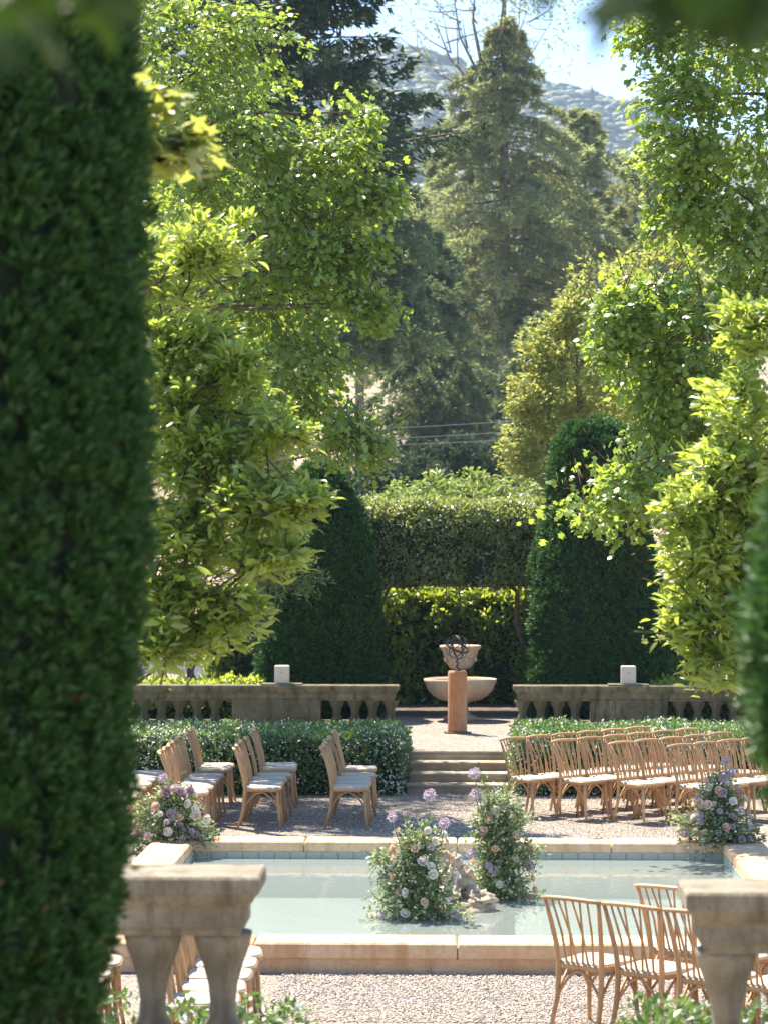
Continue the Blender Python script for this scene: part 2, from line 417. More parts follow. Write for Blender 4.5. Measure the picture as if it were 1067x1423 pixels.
# tile band on far and side walls: single tiles
tl = .158
tile_me = MB().box(-.075, .075, -.006, .006, -.052, .052, .003).mesh('tile')
nt_ = int((PX1 - PX0) / tl)
for row, zc in enumerate((.075, -.035)):
    for i in range(nt_):
        o = link('tile', tile_me, M['tile'], pool, (PX0 + tl * (i + .5) + .02, PY1 - 22.1 - .004, zc))
    ns = int((PY1 - PY0) / tl)
    for i in range(ns):
        for xs in (PX0 + .004, PX1 - .004):
            o = link('tile', tile_me, M['tile'], pool, (xs, PY0 - 22.1 + tl * (i + .5), zc)); o.rotation_euler = (0, 0, R(90))
# coping stones, near and far with a recessed plinth course
def coping_run(x0, x1, y0, y1, along, n, seed):
    rg = random.Random(seed)
    for i in range(n):
        a = (x0 if along == 'x' else y0) + ((x1 - x0) if along == 'x' else (y1 - y0)) * i / n
        b = (x0 if along == 'x' else y0) + ((x1 - x0) if along == 'x' else (y1 - y0)) * (i + 1) / n
        g = .003; dz = rg.uniform(-.002, .002)
        m = MB(); prof = [(.012, .105), (.0, .118), (0, .19 + dz), (.006, .213 + dz), (.02, .226 + dz), (.04, COP + dz)]
        if along == 'x': m.stack(a + g, b - g, y0, y1, prof, .006)
        else: m.stack(x0, x1, a + g, b - g, prof, .006)
        rel(m, pool).build('coping_stone', M['coping'], pool)
coping_run(PX0 - CW, PX1 + CW, PY0 - CW, PY0, 'x', 4, 1)
coping_run(PX0 - CW, PX1 + CW, PY1, PY1 + CW, 'x', 4, 2)
coping_run(PX0 - CW, PX0, PY0, PY1, 'y', 4, 3)
coping_run(PX1, PX1 + CW, PY0, PY1, 'y', 4, 4)
for (x0, x1, y0, y1) in ((PX0 - CW + .03, PX1 + CW - .03, PY0 - CW + .03, PY0 - .16), (PX0 - CW + .03, PX1 + CW - .03, PY1 + .16, PY1 + CW - .03),
                          (PX0 - CW + .03, PX0 - .16, PY0 - .15, PY1 + .15), (PX1 + .16, PX1 + CW - .03, PY0 - .15, PY1 + .15)):
    rel(MB().box(x0, x1, y0, y1, -.05, .108, .004), pool).build('plinth_course', M['coping'], pool)
m = MB(); m.add([(PX0 - .01, PY0 - .01, WZ), (PX1 + .01, PY0 - .01, WZ), (PX1 + .01, PY1 + .01, WZ), (PX0 - .01, PY1 + .01, WZ)], [(0, 1, 2, 3)])
tag(m.build('water', M['water']), None, kind='structure')

# steps up to the upper terrace
steps = thing('stone_steps', 'four worn stone steps between the two flowering hedges', 'steps', (0, 32.4, 0))
SW = .66
for i in range(4):
    y0 = 31.95 + i * .36; z1 = .11 * (i + 1)
    m = MB().stack(-SW, SW, y0, 33.046 - .001 * i, [(.02, .11 * i - .02), (.02, z1 - .038), (.0, z1 - .03), (0, z1 - .008), (.008, z1)], .01)
    rel(m, steps).build('step', M['step'], steps)

# hillside: heightfield rising to the ridge
def hill_z(x, y):
    prof = np.interp(y, [60, 75, 100, 150, 220, 400, 900, 1300, 1550, 1800, 2300], [.30, 1.2, 3.2, 7.6, 13, 33, 118, 214, 276, 262, 150])
    far = np.clip((y - 300) / 1000, 0, 1)
    P = np.stack([x, y, np.zeros_like(x)], -1).reshape(-1, 3)
    n1 = vnoise(P, 1 / 260., 3).reshape(x.shape); n2 = vnoise(P, 1 / 70., 4).reshape(x.shape); n3 = vnoise(P, 1 / 14., 5).reshape(x.shape)
    ridge = -.18 * np.clip(x - 20, -60, 400) - .06 * np.clip(x + 40, -400, 60)
    return prof + far * (n1 * 14 + n2 * 5 + ridge) + np.clip((y - 62) / 60, 0, 1) * n3 * .5
ys = np.concatenate([np.linspace(60.5, 220, 60), np.linspace(228, 1000, 60), np.linspace(1015, 2300, 70)])
us = np.linspace(-1, 1, 90)
YY, UU = np.meshgrid(ys, us, indexing='ij'); XX = UU * (40 + YY * .42)
ZZ = hill_z(XX, YY)
V = np.stack([XX, YY, ZZ], -1).reshape(-1, 3)
i, j = np.meshgrid(np.arange(len(ys) - 1), np.arange(len(us) - 1), indexing='ij'); a = (i * len(us) + j).ravel()
Fh = np.stack([a, a + 1, a + 1 + len(us), a + len(us)], -1)
me = mesh_np('hillside', V, Fh); smooth(me)
tag(link('hillside', me, M['hill']), None, kind='structure')
def hz(x, y): return float(hill_z(np.array([x]), np.array([y]))[0])

# far wood on the hill: one mass of small rough crowns
def rough_blob(seed, nl=5, ns=8):
    r = np.random.default_rng(seed); V = []
    for i in range(nl + 1):
        th = math.pi * i / nl
        for j in range(ns):
            ph = 2 * math.pi * (j + .5 * (i % 2)) / ns; k = r.uniform(.72, 1.15)
            V.append((math.sin(th) * math.cos(ph) * k, math.sin(th) * math.sin(ph) * k, math.cos(th) * k))
    F = []
    for i in range(nl):
        for j in range(ns):
            k = (j + 1) % ns; F.append((i * ns + j, i * ns + ns + j, i * ns + ns + k)); F.append((i * ns + j, i * ns + ns + k, i * ns + k))
    return np.array(V), np.array(F)
rg = np.random.default_rng(11)
Vs, Fs, off = [], [], 0
for s in range(4):
    T, TF = rough_blob(s, 4, 6)
    n = 3600
    y = 420 + 1160 * rg.random(n) ** .75; x = rg.uniform(-.075, .085, n) * y
    keep = vnoise(np.stack([x, y, 0 * x], -1), 1 / 60., 9) > -.35
    x, y = x[keep], y[keep]; n = len(x)
    if s == 3: hgt = rg.uniform(6, 13, n); wid = hgt * .22
    else: hgt = 1.2 + 3.4 * rg.random(n) ** 2.2; wid = hgt * rg.uniform(1.2, 2.4, n)
    if s == 3: x, y, hgt, wid, n = x[:70], y[:70], hgt[:70] * .7, wid[:70], 70
    z = hill_z(x, y) + hgt * .5
    Vb, Fb = instance(T, TF, np.stack([x, y, z], -1), np.stack([rg.normal(size=n), rg.normal(size=n), 0 * x], -1), np.tile((0, 0, 1.0), (n, 1)), np.stack([wid, wid, hgt], -1))
    Vs.append(Vb); Fs.append(Fb + off); off += len(Vb)
o = link('far_wood', mesh_np('far_wood', np.concatenate(Vs), np.concatenate(Fs)), M['oak'], sm=True)
tag(o, 'hazy scrub and woodland covering the far hill ridge', 'woodland', kind='stuff')

# ------------------------------------------------------------------ near gravel as pebbles (beyond: the material)
def pebbles(name, regions, seed):
    r = np.random.default_rng(seed)
    T = np.array([(1, 0, 0), (0, 1, 0), (-1, 0, 0), (0, -1, 0), (0, 0, .7), (0, 0, -.7)], float)
    TF = np.array([(0, 1, 4), (1, 2, 4), (2, 3, 4), (3, 0, 4), (1, 0, 5), (2, 1, 5), (3, 2, 5), (0, 3, 5)])
    P = []
    for x0, x1, y0, y1, dens in regions:
        n = int((x1 - x0) * (y1 - y0) * dens); P.append(np.stack([r.uniform(x0, x1, n), r.uniform(y0, y1, n), r.uniform(.0, .008, n)], -1))
    P = np.concatenate(P); n = len(P)
    V, F = instance(T, TF, P, rnd_unit(r, n) * (1, 1, .3), np.tile((0, 0, 1.), (n, 1)) + rnd_unit(r, n) * .35, np.stack([r.uniform(.006, .014, n), r.uniform(.006, .012, n), r.uniform(.005, .009, n)], -1))
    o = link(name, mesh_np(name, V, F), M['pebble'])
    return tag(o, 'pale grey and pinkish gravel around the pool', 'gravel', kind='stuff')
pebbles('gravel', [(-1.3, 2.2, 16.9, 18.77, 3400), (-2.0, 2.4, 25.45, 31.9, 420)], 5)

# ------------------------------------------------------------------ chairs
def arc(p0, p1, rise, n=8):
    p0, p1 = Vector(p0), Vector(p1)
    return [p0.lerp(p1, t) + Vector((0, 0, rise * math.sin(math.pi * t))) for t in [i / n for i in range(n + 1)]]
def seat_outline(w0, w1, d, rr, n=6):
    pts = []
    for (cx, cy, a0) in ((w1 / 2 - rr, d / 2 - rr, 0), (-w1 / 2 + rr, d / 2 - rr, 90), (-w0 / 2 + rr * .6, -d / 2 + rr * .6, 180), (w0 / 2 - rr * .6, -d / 2 + rr * .6, 270)):
        q = rr if a0 < 180 else rr * .6
        for i in range(n + 1):
            a = R(a0 + 90 * i / n); pts.append((cx + q * math.cos(a), cy + q * math.sin(a)))
    return pts
def loft(m, outl, rings):
    n = len(outl); V = []; F = []
    for s, z in rings: V += [(x * s, y * s, z) for x, y in outl]
    for i in range(len(rings) - 1):
        for j in range(n):
            k = (j + 1) % n; F.append((i * n + j, i * n + k, i * n + n + k, i * n + n + j))
    F.append(tuple(range(n - 1, -1, -1))); F.append(tuple(range((len(rings) - 1) * n, len(rings) * n)))
    return m.add(V, F)
def chair_meshes():
    out = []
    o = seat_outline(.38, .44, .43, .11)
    out.append(('seat', loft(MB(), o, [(.93, .415), (.985, .42), (1, .432), (1, .446), (.98, .455)]).mesh('seat'), M['wood']))
    out.append(('seat_pad', loft(MB(), o, [(.95, .452), (.96, .459), (.94, .465), (.88, .469)]).mesh('seat_pad'), M['pad']))
    for s in (-1, 1):
        out.append(('front_leg', MB().tube([(s * .175, .165, .43), (s * .182, .175, .3), (s * .188, .185, .15), (s * .202, .21, 0)], [.020, .019, .016, .014], 8).mesh('front_leg'), M['wood']))
        out.append(('back_post', MB().tube([(s * .185, -.275, 0), (s * .172, -.215, .22), (s * .168, -.195, .44), (s * .178, -.215, .58), (s * .195, -.255, .74), (s * .21, -.295, .875)],
                                           [.014, .018, .020, .018, .016, .014], 8).mesh('back_post'), M['wood']))
        out.append(('side_arch', MB().tube(arc((s * .186, .178, .24), (s * .172, -.21, .24), .17, 10), .010, 6).mesh('side_arch'), M['wood']))
    out.append(('front_arch', MB().tube(arc((-.18, .178, .24), (.18, .178, .24), .17, 10), .010, 6).mesh('front_arch'), M['wood']))
    out.append(('rear_arch', MB().tube(arc((-.168, -.208, .24), (.168, -.208, .24), .17, 10), .010, 6).mesh('rear_arch'), M['wood']))
    pts = [(x, -.298 - .035 * (1 - (x / .235) ** 2), .885 + .012 * (1 - (x / .235) ** 2)) for x in np.linspace(-.235, .235, 11)]
    out.append(('top_rail', MB().tube(pts, [.012] + [.019] * 9 + [.012], 8, .8).mesh('top_rail'), M['wood']))
    tops = [-.14, -.085, -.03, .03, .085, .14]; bots = [-.105, -.02, -.065, .065, .02, .105]
    for t, b in zip(tops, bots):
        zt = .885; yt = -.298 - .035 * (1 - (t / .235) ** 2)
        mid = (t * .42 + b * .58, (yt - .2) / 2 + .025, .655)
        out.append(('spindle', MB().tube([(b, -.195, .445), mid, (t, yt, zt)], [.0085, .009, .0075], 6).mesh('spindle'), M['wood']))
    for _, me, mt in out: me.materials.append(mt); smooth(me)
    return out
CH = chair_meshes()
crng = random.Random(4)
def chair(x, y, ang, label, group, z=0.0):
    """ang: facing direction measured from +X, degrees"""
    t = thing('bentwood_chair', label, 'chair', (x, y, z), R(ang - 90 + crng.uniform(-3.5, 3.5)), group)
    for nm, me, _ in CH:
        o = bpy.data.objects.new(nm, me); C.objects.link(o); o.parent = t
    return t
ORD = ['nearest', 'second', 'third', 'fourth', 'fifth', 'sixth', 'seventh', 'eighth']
def ordw(i): return ORD[i] + (' to the pool' if i == 0 else ' from the pool')
G1 = 'wooden chairs left of the steps'
def far_file(px, d0, n, gap_at, txt, dx=.0):
    d = d0
    for i in range(n):
        if i == gap_at: d += .42
        chair(X_at(px, d0) + dx * i + crng.uniform(-.015, .015), d, 2, f'wooden chair, {ordw(i)} in {txt}', G1)
        d += .465
far_file(488, 28.2, 5, 4, 'the file left of the stone steps')
far_file(366, 28.15, 6, 4, 'the second file left of the stone steps')
far_file(262, 27.6, 7, 5, 'the file just behind the left corner flowers')
far_file(160, 27.0, 7, 9, 'the leftmost far file half behind the cypress')
G2 = 'wooden chairs right of the steps'
# right far group: rows turned towards the camera side
th = 47.0
rowdir = np.array((math.cos(R(th)), math.sin(R(th)))); face = np.array((math.sin(R(th)), -math.cos(R(th))))
st0 = np.array((X_at(742, 29.25), 29.25))
rown = ['the row just right of the steps', 'the second row right of the steps', 'the third row right of the steps', 'the fourth row right of the steps']
ROWST = [(738, 29.3), (810, 29.05), (890, 28.75), (972, 28.4)]
for r_, cnt in enumerate((6, 6, 5, 4)):
    p0 = np.array((X_at(*ROWST[r_]), ROWST[r_][1]))
    for i in range(cnt):
        p = p0 + rowdir * .462 * i
        chair(p[0], p[1], th - 90, f'wooden chair, {ordw(i)} in {rown[r_]}', G2)
# near right group
th = -36.0
rowdir = np.array((math.cos(R(th)), math.sin(R(th)))); 
G3 = 'wooden chairs at the lower right'
nm3 = ['leftmost chair', 'second chair from the left', 'third chair from the left', 'fourth chair from the left']
for r_, (px, d, cnt) in enumerate([(828, 16.72, 4), (952, 17.3, 3)]):
    p0 = np.array((X_at(px, d), d))
    for i in range(cnt):
        p = p0 + rowdir * .462 * i
        chair(p[0], p[1], th + 90, f'wooden chair, {nm3[i]} in the {["front", "rear"][r_]} lower right row', G3)
# near left files behind the near balustrade
G4 = 'wooden chairs at the lower left'
for (px, d0, n, txt) in ((306, 15.25, 5, 'the file seen between the near balusters'), (112, 15.3, 4, 'the file beside the near left cypress')):
    for i in range(n):
        chair(X_at(px, 16.2), d0 + .43 * i, 3, f'wooden chair, {"nearest chair" if i == 0 else ORD[i] + " chair back"} in {txt}', G4)

# ------------------------------------------------------------------ balustrades
BAL_PROF = [(.085, 0), (.085, .03), (.07, .04), (.078, .055), (.060, .075), (.054, .11), (.062, .16), (.085, .215), (.108, .255), (.120, .285), (.122, .30)]
bal_me = {}
def balustrade(name, label, x0, x1, yc, z0, bal_x, dies, mat, blocks=(), rz=0.0, pivot=None, bh=.30):
    piv = pivot if pivot is not None else (x0 + x1) / 2
    t = thing(name, label, 'balustrade', (piv, yc, z0), rz)
    q = lambda a: a - piv
    MB().stack(q(x0) + .05, q(x1) - .05, -.17, .17, [(0, 0), (0, .06), (.015, .075), (.015, .085)], .008).build('plinth', mat, t)
    hb = .085; he = hb + bh - .30
    # rail split into stones
    n = max(1, round((x1 - x0) / 1.3))
    for i in range(n):
        a, b = x0 + (x1 - x0) * i / n, x0 + (x1 - x0) * (i + 1) / n
        ea = 0.0; m = MB()
        prof = [(.075, he + .30), (.075, he + .32), (.055, he + .335), (.055, he + .40), (.045, he + .41), (.025, he + .43), (.012, he + .455), (0, he + .465), (0, he + .515), (.008, he + .525)]
        m.stack(q(a), q(b), -.19, .19, prof, .006)
        # only the true ends keep their returns
        V = []
        for (vx, vy, vz) in m.V:
            if i > 0 and vx < q(a) + .09: vx = q(a) + .0015
            if i < n - 1 and vx > q(b) - .09: vx = q(b) - .0015
            V.append((vx, vy, vz))
        m.V = V; m.build('rail_stone', mat, t)
    key = mat.name
    if key not in bal_me: bal_me[key] = MB().lathe([(r_ * (.9 if bh > .35 else 1), z_ * bh / .30) for r_, z_ in BAL_PROF], 20).mesh('baluster'); smooth(bal_me[key])
    for bx in bal_x: link('baluster', bal_me[key], mat, t, (q(bx), 0, hb))
    for (a, b, panel) in dies:
        MB().box(q(a), q(b), -.13, .13, hb - .002, he + .302, .004).build('pier', mat, t)
        if panel:
            p_ = MB(); w_ = .035
            for (u0, u1, v0, v1) in ((a + .08, b - .08, .04, .04 + w_), (a + .08, b - .08, .26 - w_, .26), (a + .08, a + .08 + w_, .075, .225), (b - .08 - w_, b - .08, .075, .225)):
                p_.box(q(u0), q(u1), -.145, -.128, hb + v0, hb + v1, .003)
            p_.build('panel_moulding', mat, t)
    return t
YB = 37.4
Xb = lambda px: X_at(px, YB)
balustrade('stone_balustrade', 'mossy stone balustrade behind the left hedge', -6.6, Xb(555), YB, UT,
           [Xb(p) for p in (543, 518, 493.5, 468, 299, 274, 249, 224, 199)] + [-4.95, -5.21, -5.47], [(Xb(323), Xb(357), 0), (Xb(357) + .003, Xb(446), 1), (-6.5, -5.7, 0)], M['mossy'])
balustrade('stone_balustrade', 'mossy stone balustrade behind the right hedge', Xb(712), 6.6, YB, UT,
           [Xb(p) for p in (725, 750, 774, 797.5, 942, 967, 992, 1017, 1042)], [(Xb(819), Xb(853), 0), (Xb(853) + .003, Xb(925), 1), (5.2, 6.5, 0)], M['mossy'])
balustrade('stone_balustrade', 'blurred near stone balustrade end beside the left cypress', -3.9, X_at(365, 9.4), 9.4, NT,
           [X_at(310, 9.4) - .262 * k for k in range(8)], [(-3.85, -3.3, 0)], M['stone'], pivot=-.9, bh=.42)
balustrade('stone_balustrade', 'blurred near stone balustrade end at the lower right', X_at(945, 9.05), 3.9, 9.05, NT,
           [X_at(1006, 9.05) + .262 * k for k in range(8)], [(3.3, 3.85, 0)], M['stone'], pivot=1.0, bh=.42)

# pale boxes on slabs on the far balustrade rails
for px, lab in ((392, 'small cream box on the left far balustrade'), (871.5, 'small cream box on the right far balustrade')):
    t = thing('pale_box', lab, 'box', (Xb(px), YB, UT + .61), 0, 'cream boxes on the far balustrade')
    MB().box(-.30, .30, -.17, .17, 0, .022, .004).build('slab', M['mossy'], t)
    MB().box(-.108, .108, -.09, .09, .0225, .29, .012).build('casing', M['whitebox'], t)
    MB().lathe([(.012, 0), (.012, .006)], 10).build('emblem', M['dot'], t).matrix_local = Matrix.Translation((.0, -.0895, .19)) @ Matrix.Rotation(R(90), 4, 'X')

# ------------------------------------------------------------------ armillary on its column, fountain
YC = 36.1
t = thing('sundial_column', 'round terracotta column carrying an iron armillary sphere', 'column', (0, YC, UT))
MB().lathe([(.20, 0), (.20, .02)], 24).build('base', M['mossy'], t)
MB().lathe([(.135, .0205), (.137, .05), (.137, .85), (.13, .885), (.115, .892)], 28).build('shaft', M['terracotta'], t, True)
def ring(m, c, r_, ax, w, th, n=40):
    ax = Vector(ax).normalized(); u = ax.orthogonal().normalized(); v = ax.cross(u); V = []; F = []
    for j in range(n):
        a = 2 * math.pi * j / n; d = u * math.cos(a) + v * math.sin(a)
        for (rr, hh) in ((r_, -w / 2), (r_, w / 2), (r_ - th, w / 2), (r_ - th, -w / 2)): V.append(Vector(c) + d * rr + ax * hh)
    for j in range(n):
        k = (j + 1) % n
        for q in range(4): F.append((j * 4 + q, k * 4 + q, k * 4 + (q + 1) % 4, j * 4 + (q + 1) % 4))
    return m.add(V, F)
t = thing('armillary_sphere', 'dark iron armillary sphere on top of the terracotta column', 'sundial', (0, YC, UT + .892))
c = (0, 0, .34)
for ax, rr, w_ in (((.25, -1, .1), .175, .022), ((1, .45, .2), .170, .03), ((.35, -.3, .9), .166, .035), ((-.7, -.6, .45), .162, .018)):
    ring(MB(), c, rr, ax, w_, .006).build('ring', M['iron'], t)
MB().tube([(-.13, -.02, .24), (.13, .02, .45)], .006, 6).build('arrow', M['iron'], t)
tw = [(.018 * math.sin(k * 1.4), .018 * math.cos(k * 1.4), .005 + k * .017) for k in range(11)]
MB().tube(tw, .012, 6).build('stand', M['iron'], t)
MB().lathe([(.06, .0), (.05, .012)], 16).build('foot', M['iron'], t)

YF = 38.6
fx = X_at(639, YF)
t = thing('stone_fountain', 'carved stone wall fountain with wide bowl behind the column', 'fountain', (fx, YF, UT))
MB().lathe([(.26, 0), (.26, .06), (.20, .08), (.15, .11), (.12, .16), (.11, .22), (.13, .26), (.17, .285)], 28).build('pedestal', M['fountain'], t, True)
MB().lathe([(.16, .286), (.30, .31), (.42, .38), (.50, .47), (.535, .56), (.555, .60), (.56, .635), (.535, .64), (.51, .60), (.40, .48), (.1, .40)], 40).build('bowl', M['fountain'], t, True)
MB().lathe([(.09, .42), (.085, .60), (.10, .68), (.07, .74), (.08, .775)], 20).build('stem', M['fountain'], t, True)
ub = MB().lathe([(.08, .776), (.16, .80), (.215, .88), (.255, .98), (.275, 1.06), (.30, 1.09), (.315, 1.11), (.315, 1.145), (.29, 1.15), (.2, 1.05)], 32).build('upper_basin', M['fountain'], t, True)
for k in range(7):     # carved swags and mask on the front of the upper basin
    a = R(-150 + 20 * k)
    cx, cy = .255 * math.cos(a), .255 * math.sin(a)
    zz = .96 + (.03 if k % 2 else -.02)
    MB().lathe([(.004, -.045), (.028, -.03), (.036, 0), (.026, .03), (.004, .045)], 10, (cx, cy, zz)).build('carved_boss', M['fountain'], ub, True)
# water lies in the bowl as a part
MB().lathe([(.50, .598), (.50, .6)], 32).build('bowl_water', M['glassdark'], t)

# ------------------------------------------------------------------ foliage builders
def sprays(rng, blobs, L, per, spread, droop, size, root=None, up_bias=.25, jitter=.55, tip_rand=(.45, 1.05), lift=-.28):
    """blobs: (centre, radii, count); returns leaf P, D, N, S and twig polylines"""
    P, D, Nn, S, tw = [], [], [], [], []
    for c, rad, n in blobs:
        c = np.array(c, float); rad = np.array(rad, float)
        u = rnd_unit(rng, n); k = rng.uniform(tip_rand[0] ** 3, tip_rand[1] ** 3, n) ** (1 / 3)
        tip = c + u * rad * k[:, None]
        ax = unit(u * rad * .9 / rad.max() + rng.normal(size=(n, 3)) * .22 + np.array((0, 0, up_bias)) + (unit(tip - np.array(root)) * .6 if root is not None else 0))
        Ls = L * rng.uniform(.6, 1.25, n)
        st = tip - ax * Ls[:, None]
        sg = np.repeat(np.arange(n), per); m = len(sg)
        t = rng.random(m) ** .75 * .97 + .03
        A = ax[sg]; side = unit(np.cross(A, np.tile((0, 0, 1.), (m, 1)))); vert = np.cross(side, A)
        lat = rng.uniform(-1, 1, m) * spread * (1.05 - .8 * t) * Ls[sg]
        pos = st[sg] + A * (t * Ls[sg])[:, None] + side * lat[:, None] + vert * (rng.normal(size=m) * .22 * spread * Ls[sg])[:, None]
        pos[:, 2] -= droop * Ls[sg] * t ** 2 + np.abs(lat) * .25
        d = A * .55 + side * (np.sign(lat) * rng.uniform(.2, 1.0, m))[:, None] + rng.normal(size=(m, 3)) * .3; d[:, 2] += lift
        nn = np.array((0, 0, 1.)) + rng.normal(size=(m, 3)) * jitter + A * .5
        P.append(pos); D.append(d); Nn.append(nn); S.append(size * rng.uniform(.5, 1.3, m))
        for q in range(n): tw.append((st[q], st[q] + ax[q] * Ls[q] * .55 - np.array((0, 0, droop * Ls[q] * .3)), st[q] + ax[q] * Ls[q] - np.array((0, 0, droop * Ls[q]))))
    return np.concatenate(P), np.concatenate(D), np.concatenate(Nn), np.concatenate(S), tw

def leafy(root, T, TF, P, D, Nn, S, mat, n_parts=0, name='crown'):
    """leaf mass as one stuff part; the n_parts leaves that show largest as single leaf parts"""
    base = np.array(root.location)
    if n_parts:
        px = VPX + F_PX * P[:, 0] / P[:, 1]; py = VPY - F_PX * (P[:, 2] - CAMZ) / P[:, 1]
        inside = (px > 0) & (px < 1067) & (py > 0) & (py < 1423)
        score = np.where(inside, S / P[:, 1], 0); idx = np.argsort(-score)[:n_parts]
        lm = mesh_np('leaf', T, TF); lm.materials.append(mat)
        for k in idx:
            o = bpy.data.objects.new('leaf', lm); C.objects.link(o); o.parent = root
            o.matrix_local = leaf_matrix(P[k] - base, D[k], Nn[k], S[k])
        keep = np.ones(len(P), bool); keep[idx] = False
        P, D, Nn, S = P[keep], D[keep], Nn[keep], S[keep]
    V, F = instance(T, TF, P - base, D, Nn, S)
    o = link(name, mesh_np(name, V, F), mat, root); o['kind'] = 'stuff'; return o

def twig_mesh(root, tw, r0, mat, name='twig_mass'):
    base = np.array(root.location); V = []; F = []; b = 0
    for pl in tw:
        for i, p in enumerate(pl):
            r_ = r0 * (1 - i / len(pl) * .8)
            for a in (0, 2.09, 4.19): V.append((p[0] - base[0] + r_ * math.cos(a), p[1] - base[1] + r_ * .5 * math.sin(a), p[2] - base[2] + r_ * math.sin(a)))
        for i in range(len(pl) - 1):
            for j in range(3):
                k = (j + 1) % 3; F.append((b + i * 3 + j, b + i * 3 + k, b + i * 3 + 3 + k, b + i * 3 + 3 + j))
        b += 3 * len(pl)
    o = link(name, mesh_np(name, V, np.array(F)), mat, root); o['kind'] = 'stuff'; return o

def limbs(root, trunk, targets, r_trunk, mat, rng, trunk_name='trunk', r_limb=.24):
    base = np.array(root.location); tp = [np.array(p) - base for p in trunk]
    m = MB().tube(tp, [r_trunk * (1 - .6 * i / (len(tp) - 1)) for i in range(len(tp))], 10); m.build(trunk_name, mat, root, True)
    for tg in targets:
        tg = np.array(tg) - base
        s = int(np.clip(rng.integers(1, len(tp)), 1, len(tp) - 1)); 
        cand = [p for p in tp[1:] if p[2] < tg[2] - .2] or [tp[1]]
        p0 = cand[-1]
        mid = (p0 + tg) / 2 + np.array((0, 0, .12 * np.linalg.norm(tg - p0))) + rng.normal(size=3) * .05
        pts = [p0, p0 * .7 + mid * .3, mid, mid * .45 + tg * .55, tg]
        MB().tube(pts, [r_trunk * r_limb * k for k in (1, .85, .65, .45, .2)], 7).build('limb', mat, root, True)

def blob_px(px, py, d, rx, ry, rd, n):
    return (tuple(P_at(px, py, d)), (rx * d / F_PX, rd, ry * d / F_PX), n)

# ------------------------------------------------------------------ maples flanking the terrace
def maple(label, base, trunk, blobs, seed, n_parts=300, size=.092, per=26, mat='maple', T=(MAP3_T, MAP3_F), L=.75, spread=.42, droop=.22, name='maple_tree', r_trunk=.12, jitter=.55, up_bias=.25, lift=-.28):
    rng = np.random.default_rng(seed)
    t = thing(name, label, 'tree', base)
    limbs(t, trunk, [b[0] for b in blobs], r_trunk, M['bark'], rng)
    P, D, Nn, S, tw = sprays(rng, blobs, L, per, spread, droop, size, root=trunk[-1], jitter=jitter, up_bias=up_bias, lift=lift)
    twig_mesh(t, tw, .007, M['bark'])
    leafy(t, T[0], T[1], P, D, Nn, S, M[mat], n_parts)
    return t
B = blob_px
maple('tall green maple with pointed leaf sprays left of the conifers', (-4.8, 31.0, 0), [(-4.8, 31, 0), (-4.75, 31, 2.5), (-4.6, 30.9, 5), (-4.4, 30.8, 7.5), (-4.2, 30.7, 10.3)],
      [B(235, 30, 30.5, 130, 90, 1.3, 60), B(350, 40, 31.0, 90, 80, 1.1, 55), B(300, 150, 30.5, 110, 70, 1.2, 55), B(390, 190, 30.0, 90, 50, 1.0, 45), B(480, 205, 29.5, 75, 50, .8, 45), B(520, 155, 29.5, 22, 30, .3, 9),
       B(520, 265, 29.5, 52, 32, .6, 26), B(430, 290, 30.0, 95, 60, 1.1, 60), B(300, 270, 30.5, 110, 70, 1.2, 45), B(490, 350, 29.5, 45, 30, .6, 20), B(420, 400, 30.0, 90, 60, 1.1, 50), B(510, 420, 29.5, 45, 35, .6, 22),
       B(330, 400, 30.5, 120, 90, 1.2, 50), B(440, 500, 30.0, 80, 50, 1.0, 45), B(370, 540, 30.5, 110, 70, 1.2, 45), B(480, 600, 29.5, 60, 38, .7, 30), B(440, 580, 30.5, 70, 60, .9, 30), B(260, 560, 31.0, 120, 100, 1.2, 45),
       B(380, 690, 30.5, 70, 80, .9, 30), B(548, 262, 29.3, 34, 24, .4, 14), B(535, 425, 29.3, 34, 28, .4, 16), B(518, 615, 29.3, 42, 24, .4, 18), B(470, 345, 29.5, 60, 40, .6, 24), B(538, 335, 29.3, 26, 20, .3, 8), B(230, 430, 32, 110, 110, 1.3, 80), B(180, 320, 33, 120, 100, 1.3, 60), B(330, 470, 32, 90, 80, 1.2, 60), B(120, 480, 32, 90, 120, 1.3, 60)], 21)
maple('tall bright maple overhanging the right cypress', (4.9, 28.0, 0), [(4.9, 28, 0), (4.8, 28, 2.5), (4.6, 27.9, 5), (4.4, 27.8, 7.5), (4.2, 27.7, 9.8)],
      [B(905, 30, 27, 70, 60, .8, 45), B(1000, 60, 27.5, 110, 90, 1.2, 65), B(930, 130, 27, 75, 60, .9, 45), B(945, 210, 27, 80, 60, .9, 50), B(1040, 200, 27.5, 90, 90, 1.2, 50), B(930, 290, 27, 70, 45, .9, 35), B(1010, 330, 27.5, 90, 70, 1.2, 50),
       B(860, 425, 26.5, 50, 45, .6, 30), B(915, 430, 27, 80, 60, .9, 45), B(850, 480, 26.5, 60, 45, .7, 36), B(920, 520, 27, 100, 60, 1.0, 55), B(1010, 480, 27.5, 100, 90, 1.2, 45), B(915, 585, 27, 60, 45, .9, 34), B(960, 610, 27.5, 90, 70, 1.1, 45),
       B(865, 675, 26, 50, 36, .6, 34), B(805, 712, 25.8, 28, 16, .35, 9), B(890, 690, 26.5, 70, 45, .8, 36), B(980, 720, 27.5, 80, 70, 1.0, 50), B(1010, 620, 28, 90, 80, 1.2, 60), B(1040, 820, 28, 70, 110, 1.1, 60), B(1050, 400, 28, 80, 100, 1.1, 50)], 22)
